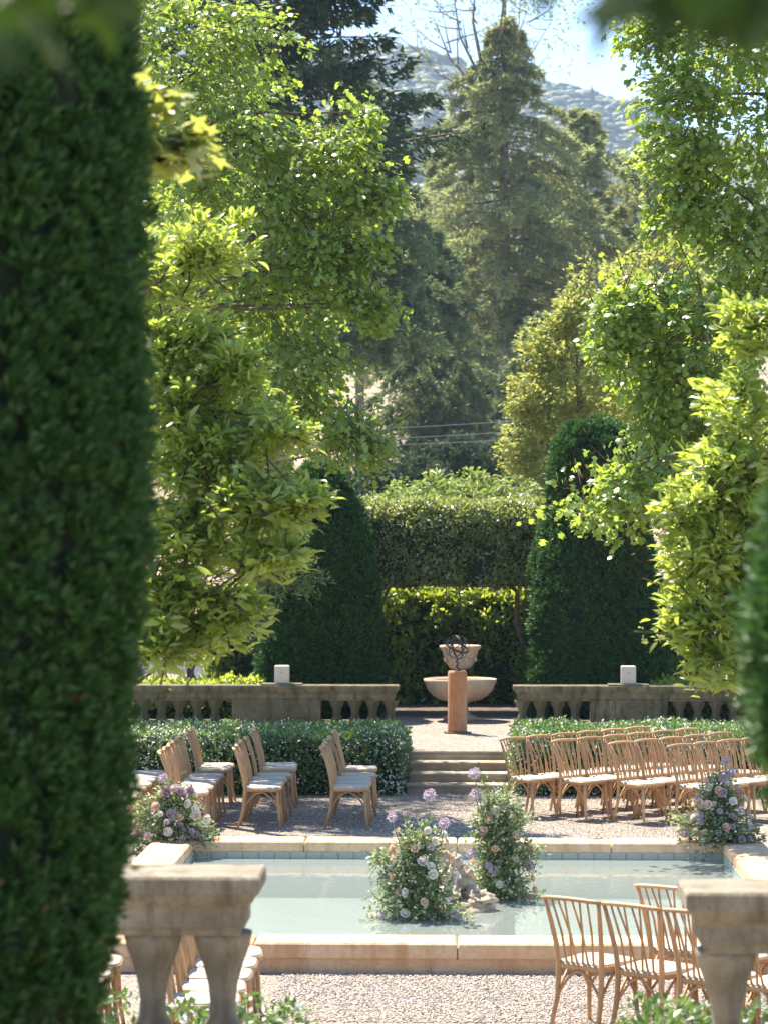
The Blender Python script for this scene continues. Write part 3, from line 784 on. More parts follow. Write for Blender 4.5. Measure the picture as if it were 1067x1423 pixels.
maple('darker maple standing behind the tall left maple', (-6.2, 36.0, UT), [(-6.2, 36, UT), (-6.15, 36, 3), (-6, 35.9, 5.5), (-5.7, 35.8, 8), (-5.4, 35.7, 10.3)],
      [B(180, 230, 35, 110, 80, 1.2, 50), B(310, 260, 35.5, 90, 80, 1.2, 50), B(370, 400, 35, 90, 70, 1.2, 46), B(230, 440, 35.5, 120, 90, 1.3, 50), B(320, 120, 35, 90, 70, 1.2, 40), B(300, 560, 35, 110, 70, 1.2, 40), B(150, 620, 35, 90, 90, 1.2, 40)], 27, n_parts=0, per=24)
# long-leaved trees hanging over both chair groups
LK = dict(size=.086, per=52, lift=.12, mat='longleaf', T=(LONG_T, LONG_F), L=.40, spread=.30, droop=.12, name='laurel_tree', r_trunk=.07, jitter=.7, up_bias=.55)
maple('yellow green long-leaved tree beside the near left cypress', (-2.75, 15.0, 0), [(-2.75, 15, 0), (-2.72, 15, 1.5), (-2.6, 15, 3), (-2.35, 14.9, 4.2), (-2.1, 14.8, 5.0)],
      [B(300, 320, 14.5, 75, 45, .35, 30), B(230, 370, 15, 70, 70, .4, 28), B(250, 470, 14.6, 90, 60, .4, 34), B(330, 500, 14.4, 55, 40, .3, 20), B(280, 560, 14.5, 110, 60, .45, 46), B(390, 590, 14.2, 55, 35, .3, 20), B(300, 640, 14.4, 100, 60, .45, 46),
       B(370, 690, 14, 80, 45, .35, 34), B(435, 690, 13.8, 36, 26, .2, 12), B(280, 740, 14.3, 100, 60, .45, 46), B(375, 765, 14, 60, 35, .3, 20), B(250, 820, 14.3, 80, 50, .4, 32), B(330, 850, 14.3, 50, 40, .3, 14), B(225, 895, 14.2, 62, 40, .3, 20), B(290, 880, 14.4, 40, 28, .25, 9),
       B(160, 650, 15, 60, 260, .4, 40)], 23, **LK)
maple('yellow green long-leaved tree at the right edge', (2.9, 15.0, 0), [(2.9, 15, 0), (2.85, 15, 1.5), (2.7, 15, 3), (2.5, 14.9, 4.2), (2.3, 14.8, 5.0)],
      [B(1035, 440, 14.5, 45, 60, .35, 24), B(1010, 560, 14.5, 60, 60, .4, 28), B(1000, 650, 14.4, 75, 55, .4, 34), B(960, 690, 14.2, 60, 40, .3, 20), B(970, 760, 14.3, 65, 50, .35, 30), B(1010, 780, 14.6, 60, 60, .4, 24), B(965, 850, 14.3, 55, 50, .35, 24),
       B(985, 915, 14.3, 50, 40, .3, 14), B(1035, 860, 14.5, 40, 70, .3, 24), B(1040, 720, 14.5, 40, 70, .3, 20), B(1080, 650, 15, 60, 250, .4, 36)], 24, **LK)
# small-leaved fill behind the left long-leaved tree
LK2 = dict(LK); LK2.update(size=.075, mat='hedge', per=24, L=.4, name='bay_tree', r_trunk=.05)
maple('dark leaved small tree hanging over the left balustrade box', (-4.5, 30.8, 0), [(-4.5, 30.8, 0), (-4.4, 30.8, 1.2), (-4.1, 30.6, 2.2), (-3.6, 30.4, 3.0)],
      [B(390, 790, 30, 55, 40, .5, 30), B(350, 850, 30, 55, 40, .5, 28), B(300, 780, 30.5, 90, 80, .7, 40), B(430, 800, 29.6, 35, 25, .3, 12), B(240, 850, 30.5, 70, 80, .7, 30)], 25, n_parts=0, **LK2)
# nearer maple behind the near cypress with large yellowing leaves
maple('nearer maple branch with large yellowing leaves beside the left cypress', (-1.75, 8.6, NT), [(-1.75, 8.6, NT), (-1.72, 8.6, 2.5), (-1.62, 8.6, 3.6), (-1.45, 8.55, 4.4)],
      [B(215, 115, 8.4, 60, 24, .15, 9), B(265, 180, 8.4, 40, 26, .15, 8), B(205, 195, 8.4, 45, 30, .15, 8)], 26, n_parts=150, T=(MAPLE_T, MAPLE_F), size=.085, per=13, mat='nearleaf', L=.2, spread=.5, droop=.25, r_trunk=.035)

# ------------------------------------------------------------------ cypresses (clipped yew columns)
def column_yew(name, label, cx, cy, z0, prof, n, size, seed, mat='yew', lump=.07, lf=2.6, dry=0, T=(TUFT_T, TUFT_F), front_only=True, clump=1.1):
    """prof: (z, r) list; tufts over the lumpy surface, dark core inside"""
    rng = np.random.default_rng(seed); t = thing(name, label, 'cypress', (cx, cy, z0))
    zs = np.array([p[0] for p in prof]); rs = np.array([p[1] for p in prof])
    def rad(z, a):
        r0 = np.interp(z, zs, rs); q = np.stack([np.cos(a) * r0 + cx, np.sin(a) * r0 + cy, z * .6], -1)
        return r0 * (1 + lump * vnoise(q, lf, seed) + lump * .6 * vnoise(q, lf * 2.7, seed + 1))
    m = MB(); zz = np.linspace(zs[0], zs[-1], 40); na = 28; V = []; F = []
    for z in zz:
        a = np.arange(na) * 2 * np.pi / na; r_ = rad(np.full(na, z), a) * .96 - size * .15
        for j in range(na): V.append((max(r_[j], .01) * math.cos(a[j]), max(r_[j], .01) * math.sin(a[j]), z - z0))
    for i in range(len(zz) - 1):
        for j in range(na):
            k = (j + 1) % na; F.append((i * na + j, i * na + k, i * na + na + k, i * na + na + j))
    F.append(tuple(range((len(zz) - 1) * na, len(zz) * na)))
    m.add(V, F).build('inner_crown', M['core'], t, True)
    MB().tube([(0, 0, 0), (0, 0, zs[0] - z0 + .3)], [.09, .08], 8).build('trunk', M['bark'], t, True)
    # area weighted heights
    zc = rng.uniform(zs[0], zs[-1], n * 3); rr = np.interp(zc, zs, rs); keep = rng.random(n * 3) < rr / rs.max()
    zc = zc[keep][:n]; a = rng.uniform(0, 2 * np.pi, len(zc))
    if front_only:      # fewer tufts on the back that nothing sees
        drop = (np.sin(a) > .35) & (rng.random(len(a)) < .85); zc, a = zc[~drop], a[~drop]
    per = 14; zc, a = zc[:len(zc) // per], a[:len(zc) // per]
    r_ = rad(zc, a); nrm = np.stack([np.cos(a), np.sin(a), np.zeros_like(a)], -1)
    sl = np.gradient(rs, zs); nrm[:, 2] = np.clip(-np.interp(zc, zs, sl), -.5, 4); nrm = unit(nrm)
    Pc = np.stack([cx + np.cos(a) * r_, cy + np.sin(a) * r_, zc], -1) - nrm * (rng.random(len(zc)) ** 2 * size * 1.2)[:, None]
    sg = np.repeat(np.arange(len(zc)), per)
    dirs = unit(rnd_unit(rng, len(sg)) + nrm[sg] * .75 + np.array((0, 0, .55)))
    P = Pc[sg] + dirs * (size * clump * rng.uniform(.2, 1.0, len(sg)) * rng.uniform(.6, 1.3, len(zc))[sg])[:, None]
    D = dirs + np.array((0, 0, .6)) + nrm[sg] * .3
    S = size * rng.uniform(.6, 1.2, len(P))
    if dry:
        q = vnoise(P * (1, 1, .5), 1.6, seed + 7) + rng.normal(size=len(P)) * .25; dr = q > 1.0 - dry
        leafy(t, T[0], T[1], P[dr], D[dr], rnd_unit(rng, dr.sum()), S[dr], M['yewdry'], 0, 'dry_sprigs')
        P, D, S = P[~dr], D[~dr], S[~dr]
    leafy(t, T[0], T[1], P, D, rnd_unit(rng, len(P)), S, M[mat], 0, 'sprigs')
    return t
column_yew('cypress', 'huge dark blurred cypress filling the left edge', -1.425, 6.2, NT,
           [(1.5, 0.360), (1.8, 0.460), (2.1, 0.520), (2.6, 0.580), (3.3, 0.625), (4.0, 0.615), (4.6, 0.590), (5.4, 0.510), (6.2, 0.340), (6.7, 0.120)], 140000, .040, 31, dry=.04, lump=.05, lf=5.0, T=(NEED_T, NEED_F), clump=1.1)
column_yew('cypress', 'blurred cypress along the right edge', 1.085, 5.0, NT,
           [(1.5, 0.260), (2.0, 0.320), (2.3, 0.345), (2.6, 0.385), (2.7, 0.420), (2.9, 0.465), (3.1, 0.475), (3.3, 0.450), (3.55, 0.405), (3.9, 0.385), (4.4, 0.355), (5.0, 0.240), (5.3, 0.080)], 75000, .038, 32, lump=.05, lf=5.0, T=(NEED_T, NEED_F), clump=1.1)
YT = 39.6
column_yew('cypress', 'dark clipped cypress behind the left far balustrade', X_at(445, YT), YT, UT,
           [(.5, .90), (1.0, .95), (1.8, .93), (2.6, .86), (3.3, .72), (3.9, .50), (4.3, .25), (4.45, .05)], 62000, .085, 33, T=(NEED_T, NEED_F), clump=1.1, lump=.07, lf=2.6)
column_yew('cypress', 'broad clipped cypress behind the right far balustrade with rusty patches', X_at(826, YT), YT, UT,
           [(.5, 1.02), (1.0, 1.07), (1.8, 1.04), (2.6, .93), (3.4, .79), (4.2, .68), (4.7, .58), (4.95, .42), (5.06, .18), (5.08, .05)], 72000, .085, 34, T=(NEED_T, NEED_F), clump=1.1, lump=.07, lf=2.6, dry=.30)

# ------------------------------------------------------------------ clipped hedges
def box_hedge(name, label, x0, x1, y0, y1, z0, z1, n, size, seed, mat, flower=0.0, round_=.15, T=(DIA_T, DIA_F), top_frac=.45, lump=.05, core='core', cat='hedge', kindname='leaf_mass', loose=.0):
    rng = np.random.default_rng(seed); t = thing(name, label, cat, ((x0 + x1) / 2, (y0 + y1) / 2, z0))
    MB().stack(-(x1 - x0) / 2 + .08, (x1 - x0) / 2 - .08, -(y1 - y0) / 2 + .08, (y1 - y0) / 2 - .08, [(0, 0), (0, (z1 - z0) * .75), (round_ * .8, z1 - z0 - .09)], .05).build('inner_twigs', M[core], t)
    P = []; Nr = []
    A_top = (x1 - x0) * (y1 - y0); A_f = (x1 - x0) * (z1 - z0); A_s = (y1 - y0) * (z1 - z0)
    tot = A_top + A_f * 1.4 + A_s * 2
    for kind, A in (('t', A_top), ('f', A_f), ('b', A_f * .4), ('l', A_s), ('r', A_s)):
        k = int(n * A / tot); u = rng.random(k); v = rng.random(k)
        if kind == 't': p = np.stack([x0 + u * (x1 - x0), y0 + v * (y1 - y0), np.full(k, z1)], -1); nn = (0, 0, 1)
        elif kind in 'fb': p = np.stack([x0 + u * (x1 - x0), np.full(k, y0 if kind == 'f' else y1), z0 + v * (z1 - z0)], -1); nn = (0, -1 if kind == 'f' else 1, 0)
        else: p = np.stack([np.full(k, x0 if kind == 'l' else x1), y0 + u * (y1 - y0), z0 + v * (z1 - z0)], -1); nn = (-1 if kind == 'l' else 1, 0, 0)
        P.append(p); Nr.append(np.tile(nn, (k, 1)).astype(float))
    P = np.concatenate(P); Nr = np.concatenate(Nr)
    # round the edges: pull to a rounded box
    lo = np.array((x0 + round_, y0 + round_, z0 - 1)); hi = np.array((x1 - round_, y1 - round_, z1 - round_))
    q = np.clip(P, lo, hi); dv = P - q; ln = np.linalg.norm(dv, axis=1, keepdims=True); P = q + dv / np.maximum(ln, 1e-6) * np.minimum(ln, round_); Nr = unit(Nr * .4 + unit(dv))
    P += Nr * (lump * vnoise(P, 2.2, seed) + lump * .7 * vnoise(P, 6, seed + 1) + rng.normal(size=len(P)) * size * .35 - loose * rng.random(len(P)) ** 2)[:, None]
    D = Nr * .5 + rnd_unit(rng, len(P)) + np.array((0, 0, .25)); NN = Nr + rnd_unit(rng, len(P)) * .8 + np.array((0, 0, .3))
    S = size * rng.uniform(.6, 1.25, len(P))
    if flower:
        fl = rng.random(len(P)) < flower * (.35 + np.clip(vnoise(P, 1.5, seed + 5) + .5, 0, 1.2))
        leafy(t, T[0], T[1], P[fl] + Nr[fl] * size * .4, rnd_unit(rng, fl.sum()), Nr[fl] + rnd_unit(rng, fl.sum()) * .5, S[fl] * .6, M['blossom'], 0, 'blossom')
        P, D, NN, S = P[~fl], D[~fl], NN[~fl], S[~fl]
    leafy(t, T[0], T[1], P, D, NN, S, M[mat], 0, kindname)
    return t
box_hedge('flowering_hedge', 'low clipped hedge with tiny white flowers left of the steps', -6.5, -.70, 31.65, 33.6, 0, .74, 30000, .062, 41, 'hedge', .26)
box_hedge('flowering_hedge', 'low clipped hedge with tiny white flowers right of the steps', .72, 6.5, 31.65, 33.6, 0, .76, 28000, .062, 42, 'hedge', .26)
box_hedge('flowering_hedge', 'blurred leafy hedge with white flowers below the left near balustrade', -3.9, -.62, 9.85, 10.9, 0, 1.27, 8000, .05, 43, 'hedge', .14, lump=.06)
box_hedge('flowering_hedge', 'blurred leafy hedge with white flowers below the right near balustrade', .68, 3.9, 9.75, 10.9, 0, 1.27, 8000, .05, 44, 'hedge', .14, lump=.06)
box_hedge('ground_cover', 'low dark planting seen through the left far balusters', -6.6, -2.95, 37.9, 39.0, UT, 1.0, 6000, .09, 47, 'backhedge', 0, round_=.2, lump=.08, cat='shrub')
box_hedge('ground_cover', 'low dark planting seen through the right far balusters', 2.95, 6.6, 37.9, 39.0, UT, 1.0, 6000, .09, 48, 'backhedge', 0, round_=.2, lump=.08, cat='shrub')
box_hedge('back_hedge', 'tall glossy hedge with bright yellow green top behind the fountain', -4.2, 4.2, 42.3, 43.6, UT, 2.38, 34000, .115, 45, 'backhedge', 0, round_=.3, lump=.12, loose=.2)
# clipped arbour above the fountain
ar = box_hedge('arbour', 'flat clipped leafy arbour arching over the stone fountain', -2.9, 2.7, 40.3, 41.6, 2.46, 3.80, 42000, .072, 46, 'arbor', .02, round_=.5, lump=.10, cat='arbour', loose=.08)
Pa, Da, Na_, Sa, tw_ = sprays(np.random.default_rng(12), [((-1.45, 40.5, 2.40), (.28, .3, .38), 34), ((1.30, 40.5, 2.42), (.26, .3, .36), 30), ((-.9, 40.45, 2.52), (.4, .25, .13), 26), ((.75, 40.45, 2.52), (.4, .25, .14), 26), ((0, 40.45, 2.55), (.9, .25, .08), 34), ((-1.45, 40.5, 1.9), (.14, .2, .4), 8), ((1.32, 40.5, 1.95), (.14, .2, .4), 8)], .28, 14, .4, .3, .07, None, -.2, .7)
leafy(ar, DIA_T, DIA_F, Pa, Da, Na_, Sa, M['arbor'], 0, 'hanging_foliage'); twig_mesh(ar, tw_, .006, M['barkred'])
rg = np.random.default_rng(3)
for sx, n_ in ((-1.38, 5), (1.22, 4)):
    for k in range(n_):
        x0 = sx + rg.normal() * .10; x1 = sx + rg.normal() * .10; y = 40.8 + rg.normal() * .12
        pts = [(x0 + .1, y - 40.95, UT - 2.5), (x0 + .1 + rg.normal() * .05, y - 40.95, -1.4), (x1 + .1, y - 40.95 + rg.normal() * .05, -.6), (x1 + .1 + rg.normal() * .1, y - 40.95, -.1), (x1 + .1 - np.sign(sx) * rg.uniform(.05, .4), y - 40.95, .12)]
        MB().tube(pts, [.045, .04, .036, .03, .02], 7).build('stem', M['barkred'], ar, True)
for k in range(9):
    xa = rg.uniform(-1.4, .6); MB().tube([(xa, -.45 + rg.normal() * .2, .0), (xa + .5, -.4, rg.uniform(-.04, .06)), (xa + 1.0, -.45, .03)], [.02, .017, .012], 6).build('stem', M['barkred'], ar, True)

# ------------------------------------------------------------------ trees beyond
def round_tree(name, label, base, blobs, size, per, L, mat, seed, T=(OVAL_T, OVAL_F), group=None, r_trunk=.15, bark='bark', jitter=.7):
    rng = np.random.default_rng(seed); t = thing(name, label, 'tree', base, 0, group)
    c = np.mean([b[0] for b in blobs], 0); b0 = np.array(base, float)
    tr = [b0, b0 * .6 + np.array((c[0], c[1], c[2])) * .4, np.array(c)]
    limbs(t, tr, [b[0] for b in blobs], r_trunk, M[bark], rng)
    P, D, Nn, S, tw = sprays(rng, blobs, L, per, .5, .1, size, None, .3, jitter)
    leafy(t, T[0], T[1], P, D, Nn, S, M[mat]); return t
round_tree('rounded_shrub', 'rounded pale green shrub top behind the arbour', (-.1, 50, UT), [B(600, 702, 50, 95, 50, 1.2, 120), B(655, 684, 50.5, 70, 38, 1.1, 70), B(565, 706, 49.5, 60, 40, 1.0, 50), B(720, 700, 50, 60, 45, 1, 60)], .11, 40, .5, 'mound', 51)
round_tree('broadleaf_tree', 'yellow green broadleaf tree behind the right cypress', (3.2, 56, UT), [B(760, 480, 56, 50, 50, .9, 60), B(740, 560, 55.5, 45, 60, .9, 60), B(720, 620, 55, 30, 50, .7, 30), B(790, 560, 56, 60, 80, 1.2, 80), B(760, 670, 55, 60, 50, 1.0, 60), B(850, 420, 56.5, 80, 80, 1.3, 90), B(860, 540, 57, 80, 90, 1.4, 70), B(930, 380, 57, 70, 70, 1.2, 50), B(800, 430, 56, 40, 40, .8, 35)], .14, 42, .75, 'yellowtree', 52, r_trunk=.16)

def conifer(name, label, x, y, H, cb, rmax, nb, per, size, mat, seed, droop=.25, dead_top=0.0, group=None, power=.8, flat=.12, latf=.34, peak=0.0, lean=0.0, z=None, rtr=None, tier=0):
    """trunk, separate bare boughs at the top, needle sprays along drooping branches"""
    rng = np.random.default_rng(seed); z0 = hz(x, y) - .3 if z is None else z
    t = thing(name, label, 'conifer', (x, y, z0), 0, group)
    r0 = rtr or H * .013
    MB().tube([(lean * H * k * k, 0, H * k) for k in (0, .2, .4, .6, .8, 1.0)], [r0, r0 * .85, r0 * .68, r0 * .48, r0 * .28, r0 * .06], 10).build('trunk', M['barkgrey'], t, True)
    P, D, NN, S, tw = [], [], [], [], []
    top = 1 - dead_top
    for k in range(nb):
        f = cb + (top - cb) * ((k + rng.random()) / nb)
        if tier: f = (math.floor(f * tier) + .5 + rng.normal() * .12) / tier
        a = k * 2.39996 + rng.normal() * .3
        prof = max(.05, (1 - (f - cb) / (top * 1.04 - cb + 1e-6))) ** power * min(1.0, .5 + (f - cb) * 6)
        if peak: q_ = (f - cb) / (top - cb); prof = max(.07, (math.sin(math.pi * min(1, max(0, q_ / (2 * peak)))) if q_ < peak else ((1.03 - q_) / (1.03 - peak)) ** power)); prof = max(prof, .62 if q_ < peak else 0)
        Lb = rmax * prof * rng.uniform(.45, 1.2)
        dirv = np.array((math.cos(a), math.sin(a), 0)); side = np.array((-dirv[1], dirv[0], 0))
        p0 = np.array((lean * H * f * f, 0, H * f))
        n = max(6, int(per * (.35 + .65 * prof)))
        u = rng.random(n) ** .6; lat = rng.uniform(-1, 1, n) * Lb * latf * (1.1 - u)
        pos = p0 + dirv * (u * Lb)[:, None] + side * lat[:, None]
        pos[:, 2] += Lb * (.18 * u - droop * 1.6 * u * u) - np.abs(lat) * .35 + rng.normal(size=n) * Lb * flat * .4 - rng.random(n) ** 2 * size * .9
        P.append(pos); d = dirv * .8 + side * (np.sign(lat) * .5)[:, None] + rng.normal(size=(n, 3)) * .35; d[:, 2] -= .35; D.append(d)
        NN.append(np.array((0, 0, 1.)) + rng.normal(size=(n, 3)) * .5); S.append(size * rng.uniform(.6, 1.3, n))
        tw.append((p0 + (x, y, z0), p0 + dirv * Lb * .5 + np.array((0, 0, Lb * (.09 - droop * .4))) + (x, y, z0), p0 + dirv * Lb * .92 + np.array((0, 0, Lb * (.16 - droop * 1.4))) + (x, y, z0)))
    b0 = np.array((x, y, z0))
    leafy(t, NEED_T, NEED_F, np.concatenate(P) + b0, np.concatenate(D), np.concatenate(NN), np.concatenate(S), M[mat], 0, 'needle_mass')
    twig_mesh(t, tw, H * .0022, M['barkgrey'], 'branch_mass')
    return t, z0
# pale layered conifer with bare top, right of centre
cx_, cy_ = X_at(700, 150), 150.0
t, z0 = conifer('conifer', 'tall pale layered conifer with bare spreading top in the centre background', cx_, cy_, 35, .16, 7.0, 135, 170, .5, 'conifer', 61, droop=.30, dead_top=.24, power=.75, rtr=.45, flat=.05, latf=.26, peak=.42)
rg = np.random.default_rng(77)
lo = hz(cx_, cy_)
def bough(px0, py0, px1, py1, r0, curve=.1):
    a = P_at(px0, py0, 150) - np.array((cx_, cy_, z0)); b = P_at(px1, py1, 150) - np.array((cx_, cy_, z0)); b[1] += rg.uniform(-2.5, 2.5)
    mid = (a + b) / 2 + np.array((np.sign(b[0] - a[0]) * curve * 4, 0, -curve * 3))
    MB().tube([a, a * .5 + mid * .5, mid, mid * .5 + b * .5, b], [r0 * .5, r0 * .42, r0 * .32, r0 * .2, r0 * .06], 6).build('bare_bough', M['barkgrey'], t, True)
    for k in range(5):
        u = rg.uniform(.3, .95); p = a * (1 - u) ** 2 + mid * 2 * u * (1 - u) + b * u * u
        q = p + np.array((rg.normal() * 1.3, rg.normal(), abs(rg.normal()) * 1.2 + .3))
        MB().tube([p, (p + q) / 2 + (0, 0, -.15), q], [r0 * .28, r0 * .2, r0 * .06], 5).build('bare_twig', M['barkgrey'], t)
    return b
ends = []
for s in ((668, 130, 600, 10, .20), (668, 110, 628, -20, .20), (670, 95, 662, -40, .24), (670, 110, 700, -20, .2), (672, 120, 735, 5, .18), (670, 140, 770, 30, .14), (665, 130, 575, 60, .14), (700, 150, 745, 70, .14), (735, 30, 770, -10, .1), (640, 30, 600, -20, .1), (700, 60, 722, 0, .1), (668, 160, 610, 120, .12)):
    ends.append(bough(*s))
# sparse needles on the bare boughs
P = np.concatenate([e + rg.normal(size=(70, 3)) * (1.6, 1.3, .9) for e in ends]) + np.array((cx_, cy_, z0))
o = leafy(t, SPRAY_T, SPRAY_F, P, rnd_unit(rg, len(P)) + (0, 0, .2), rnd_unit(rg, len(P)), np.full(len(P), .42), M['conifer'], 0, 'sparse_needles')
GB = 'conifers on the slope behind the garden'
conifer('conifer', 'pale conifer right of the bare topped one', X_at(812, 165), 165, 23, .12, 7.5, 120, 150, .5, 'conifer', 62, .28, 0, GB, .7, latf=.28, peak=.35, flat=.06)
conifer('conifer', 'pale conifer peeking left behind the bare topped one', X_at(610, 175), 175, 20.5, .1, 6.5, 120, 140, .5, 'conifer', 63, .28, 0, GB, .7, latf=.28, peak=.35, flat=.06)
conifer('conifer', 'dark conifer rising behind the left maple tips', X_at(500, 110), 110, 19.5, .38, 4.6, 120, 120, .42, 'midconifer', 64, .28, 0, GB, .6)
conifer('conifer', 'dark blue green conifer between left maple and pale conifer', X_at(598, 125), 125, 13.5, .05, 4.2, 100, 110, .42, 'midconifer', 65, .3, 0, GB, .55)
conifer('cedar_tree', 'dark flat layered cedar at the top left against the sky', X_at(385, 72), 72, 25, .38, 5.8, 110, 170, .36, 'darkconifer', 66, .03, 0, None, .5, flat=.05, rtr=.34, tier=26)
conifer('conifer', 'dark low conifer right of the tall trunk', X_at(745, 135), 135, 9.5, .05, 4.0, 80, 100, .42, 'midconifer', 67, .3, 0, GB, .55)
conifer('conifer', 'conifer half hidden behind the right maple', X_at(900, 150), 150, 19, .1, 6.5, 100, 100, .55, 'conifer', 68, .28, 0, GB, .6)
conifer('conifer', 'dark conifer behind the far left maple crown', X_at(300, 120), 120, 30, .05, 6.5, 120, 110, .5, 'darkconifer', 69, .28, 0, GB, .6)
# shrubs at the foot of the slope
GS = 'dark shrubs on the slope behind the garden'
for k, (px, py, d, rx, ry, lab, mt) in enumerate([(560, 660, 80, 60, 30, 'dark shrub left of the tall trunk foot', 'darkconifer'), (640, 640, 95, 60, 45, 'dark shrub before the tall trunk foot', 'darkconifer'), (600, 560, 120, 50, 60, 'grey green oak scrub left of the tall trunk', 'oak'),
                                             (660, 540, 140, 60, 70, 'grey green oak scrub behind the tall trunk', 'oak'), (740, 600, 100, 50, 60, 'dark shrub right of the tall trunk foot', 'darkconifer'), (455, 670, 90, 50, 40, 'dark shrub behind the left maple', 'darkconifer')]):
    base = np.array((X_at(px, d), d, hz(X_at(px, d), d) - .2))
    c = P_at(px, py, d)
    round_tree('shrub', lab, tuple(base), [(tuple(c), (rx * d / F_PX, rx * d / F_PX * .8, ry * d / F_PX), 60), ((c[0] + 1, c[1] + .5, c[2] - 1), (rx * d / F_PX, 1.5, ry * d / F_PX), 40)], .3, 40, 1.2, mt, 80 + k, T=(NEED_T, NEED_F), group=GS)
# fallen bare limbs near the trunk
for k, (a, b, lab) in enumerate((((655, 600), (700, 480), 'leaning bare dead limb left of the tall trunk'), ((640, 620), (690, 520), 'second bare dead limb crossing left of the tall trunk'))):
    p, q = P_at(*a, 146), P_at(*b, 147); p[2] = hz(p[0], p[1])
    t_ = thing('dead_limb', lab, 'dead branch', tuple(p)); MB().tube([(0, 0, -.2), tuple((q - p) * .5 + (.3, 0, 0)), tuple(q - p)], [.16, .12, .05], 6).build('stem', M['cable'], t_, True)
    for s in range(3):
        u = (q - p) * (.35 + .2 * s); MB().tube([tuple(u), tuple(u + np.array((rg.uniform(-1.5, 1.5), 0, rg.uniform(.3, 1.2))))], [.06, .02], 5).build('side_branch', M['cable'], t_)
# overhead cables
for k, (ya, yb, lab) in enumerate(((606, 590, 'lowest overhead cable crossing behind the arbour'), (598, 578, 'middle overhead cable crossing behind the arbour'), (585, 562, 'top overhead cable crossing behind the arbour'))):
    a, b = P_at(300, ya + 14, 66 + k * .4), P_at(1000, yb - 6, 66 + k * .4)
    pts = [tuple((a * (1 - u) + b * u) - np.array((0, 0, .9 * u * (1 - u)))) for u in np.linspace(-.6, 1.6, 25)]
    tag(MB().tube(pts, .008, 5).build('overhead_cable', M['cable']), lab, 'cable', 'overhead cables')

# silver car behind the left balustrade
t = thing('parked_car', 'silver car parked behind the left balustrade, mostly hidden by leaves', 'car', (-6.0, 47.2, UT), R(0))
body = [(-2.15, .35), (-2.2, .62), (-2.05, .86), (-1.55, .93), (1.05, .93), (1.75, .84), (2.1, .68), (2.15, .42), (2.1, .28), (-2.1, .28)]
def prism(m, pts, y0, y1, ins=0.0):
    n = len(pts); cx = sum(p[0] for p in pts) / n; cz = sum(p[1] for p in pts) / n; V = []
    for y, s in ((y0, 1 - ins), (y0 + .08, 1), (y1 - .08, 1), (y1, 1 - ins)): V += [(cx + (x - cx) * s, y, cz + (z - cz) * s) for x, z in pts]
    F = [(i * n + j, i * n + (j + 1) % n, i * n + n + (j + 1) % n, i * n + n + j) for i in range(3) for j in range(n)] + [tuple(range(n)), tuple(range(4 * n - 1, 3 * n - 1, -1))]
    return m.add(V, F)
bd = prism(MB(), body, -.88, .88, .04).build('body', M['carpaint'], t)
prism(MB(), [(-1.75, .925), (-1.15, 1.40), (.15, 1.42), (1.05, .925)], -.76, .76, .1).build('cabin', M['glassdark'], t)
prism(MB(), [(-1.2, 1.395), (-1.1, 1.45), (.1, 1.46), (.2, 1.40)], -.72, .72, .03).build('roof', M['carpaint'], t)
for wx in (-1.35, 1.35):
    for wy in (-.80, .80):
        w_ = MB().lathe([(.18, -.1), (.31, -.1), (.33, -.07), (.33, .07), (.31, .1), (.18, .1)], 20).build('wheel', M['rubber'], t, True); w_.matrix_local = Matrix.Translation((wx, wy, .33)) @ Matrix.Rotation(R(90), 4, 'X')
        MB().lathe([(.19, -.105), (.17, -.108)], 16).build('rim', M['carpaint'], w_); MB().lathe([(.17, .105), (.19, .108)], 16).build('rim', M['carpaint'], w_)
for wy in (-.6, .6): MB().box(2.02, 2.12, wy - .18, wy + .18, .60, .72, .02).build('headlight', M['whitebox'], t)

# ------------------------------------------------------------------ flower arrangements
def rose_mesh(mat, seed):
    r = np.random.default_rng(seed); m = MB()
    for ring_, (np_, rad, hgt, open_) in enumerate(((3, .22, .62, .05), (5, .42, .58, .25), (6, .68, .48, .5), (7, .95, .32, .9))):
        for k in range(np_):
            a0 = 2 * math.pi * (k + .37 * ring_) / np_; wd = 2 * math.pi / np_ * .72; V = []
            for i in range(4):
                v = i / 3; rr = rad * (.35 + .65 * v ** .7) + open_ * .12 * v * v; z = -.35 + (hgt + .35) * v - open_ * .18 * v ** 3
                for j in range(3):
                    a = a0 + wd * (j - 1) * (.55 + .45 * math.sin(v * math.pi * .8 + .3)); q = rr * (1 + (.05 if j == 1 else -.04)) * r.uniform(.96, 1.04)
                    V.append((q * math.cos(a), q * math.sin(a), z - (.06 if j != 1 and i == 3 else 0)))
            F = [(i * 3 + j, i * 3 + j + 1, i * 3 + j + 4, i * 3 + j + 3) for i in range(3) for j in range(2)]
            m.add(V, F)
    m.lathe([(.02, -.3), (.36, -.2), (.42, .1), (.30, .42), (.12, .56), (.02, .58)], 9)
    me = m.mesh('rose'); me.materials.append(mat); smooth(me); return me
def allium_mesh(mat, seed, n=90):
    r = np.random.default_rng(seed); u = rnd_unit(r, n); T = np.array([(0, 0, 0), (.5, .5, .1), (0, 1, 0), (-.5, .5, .1), (.0, .6, .35)]); TF = np.array([(0, 1, 4), (1, 2, 4), (2, 3, 4), (3, 0, 4)])
    V, F = instance(T, TF, u * .55, u + rnd_unit(r, n) * .3, rnd_unit(r, n), r.uniform(.32, .5, n))
    me = mesh_np('allium', V, F); me.materials.append(mat); return me
BL = {k: [rose_mesh(M[k], 10 + i) for i in range(2)] for k in ('rose_white', 'rose_blush', 'rose_peach', 'rose_mauve')}
AL = [allium_mesh(M['allium'], 3), allium_mesh(M['allium'], 4)]
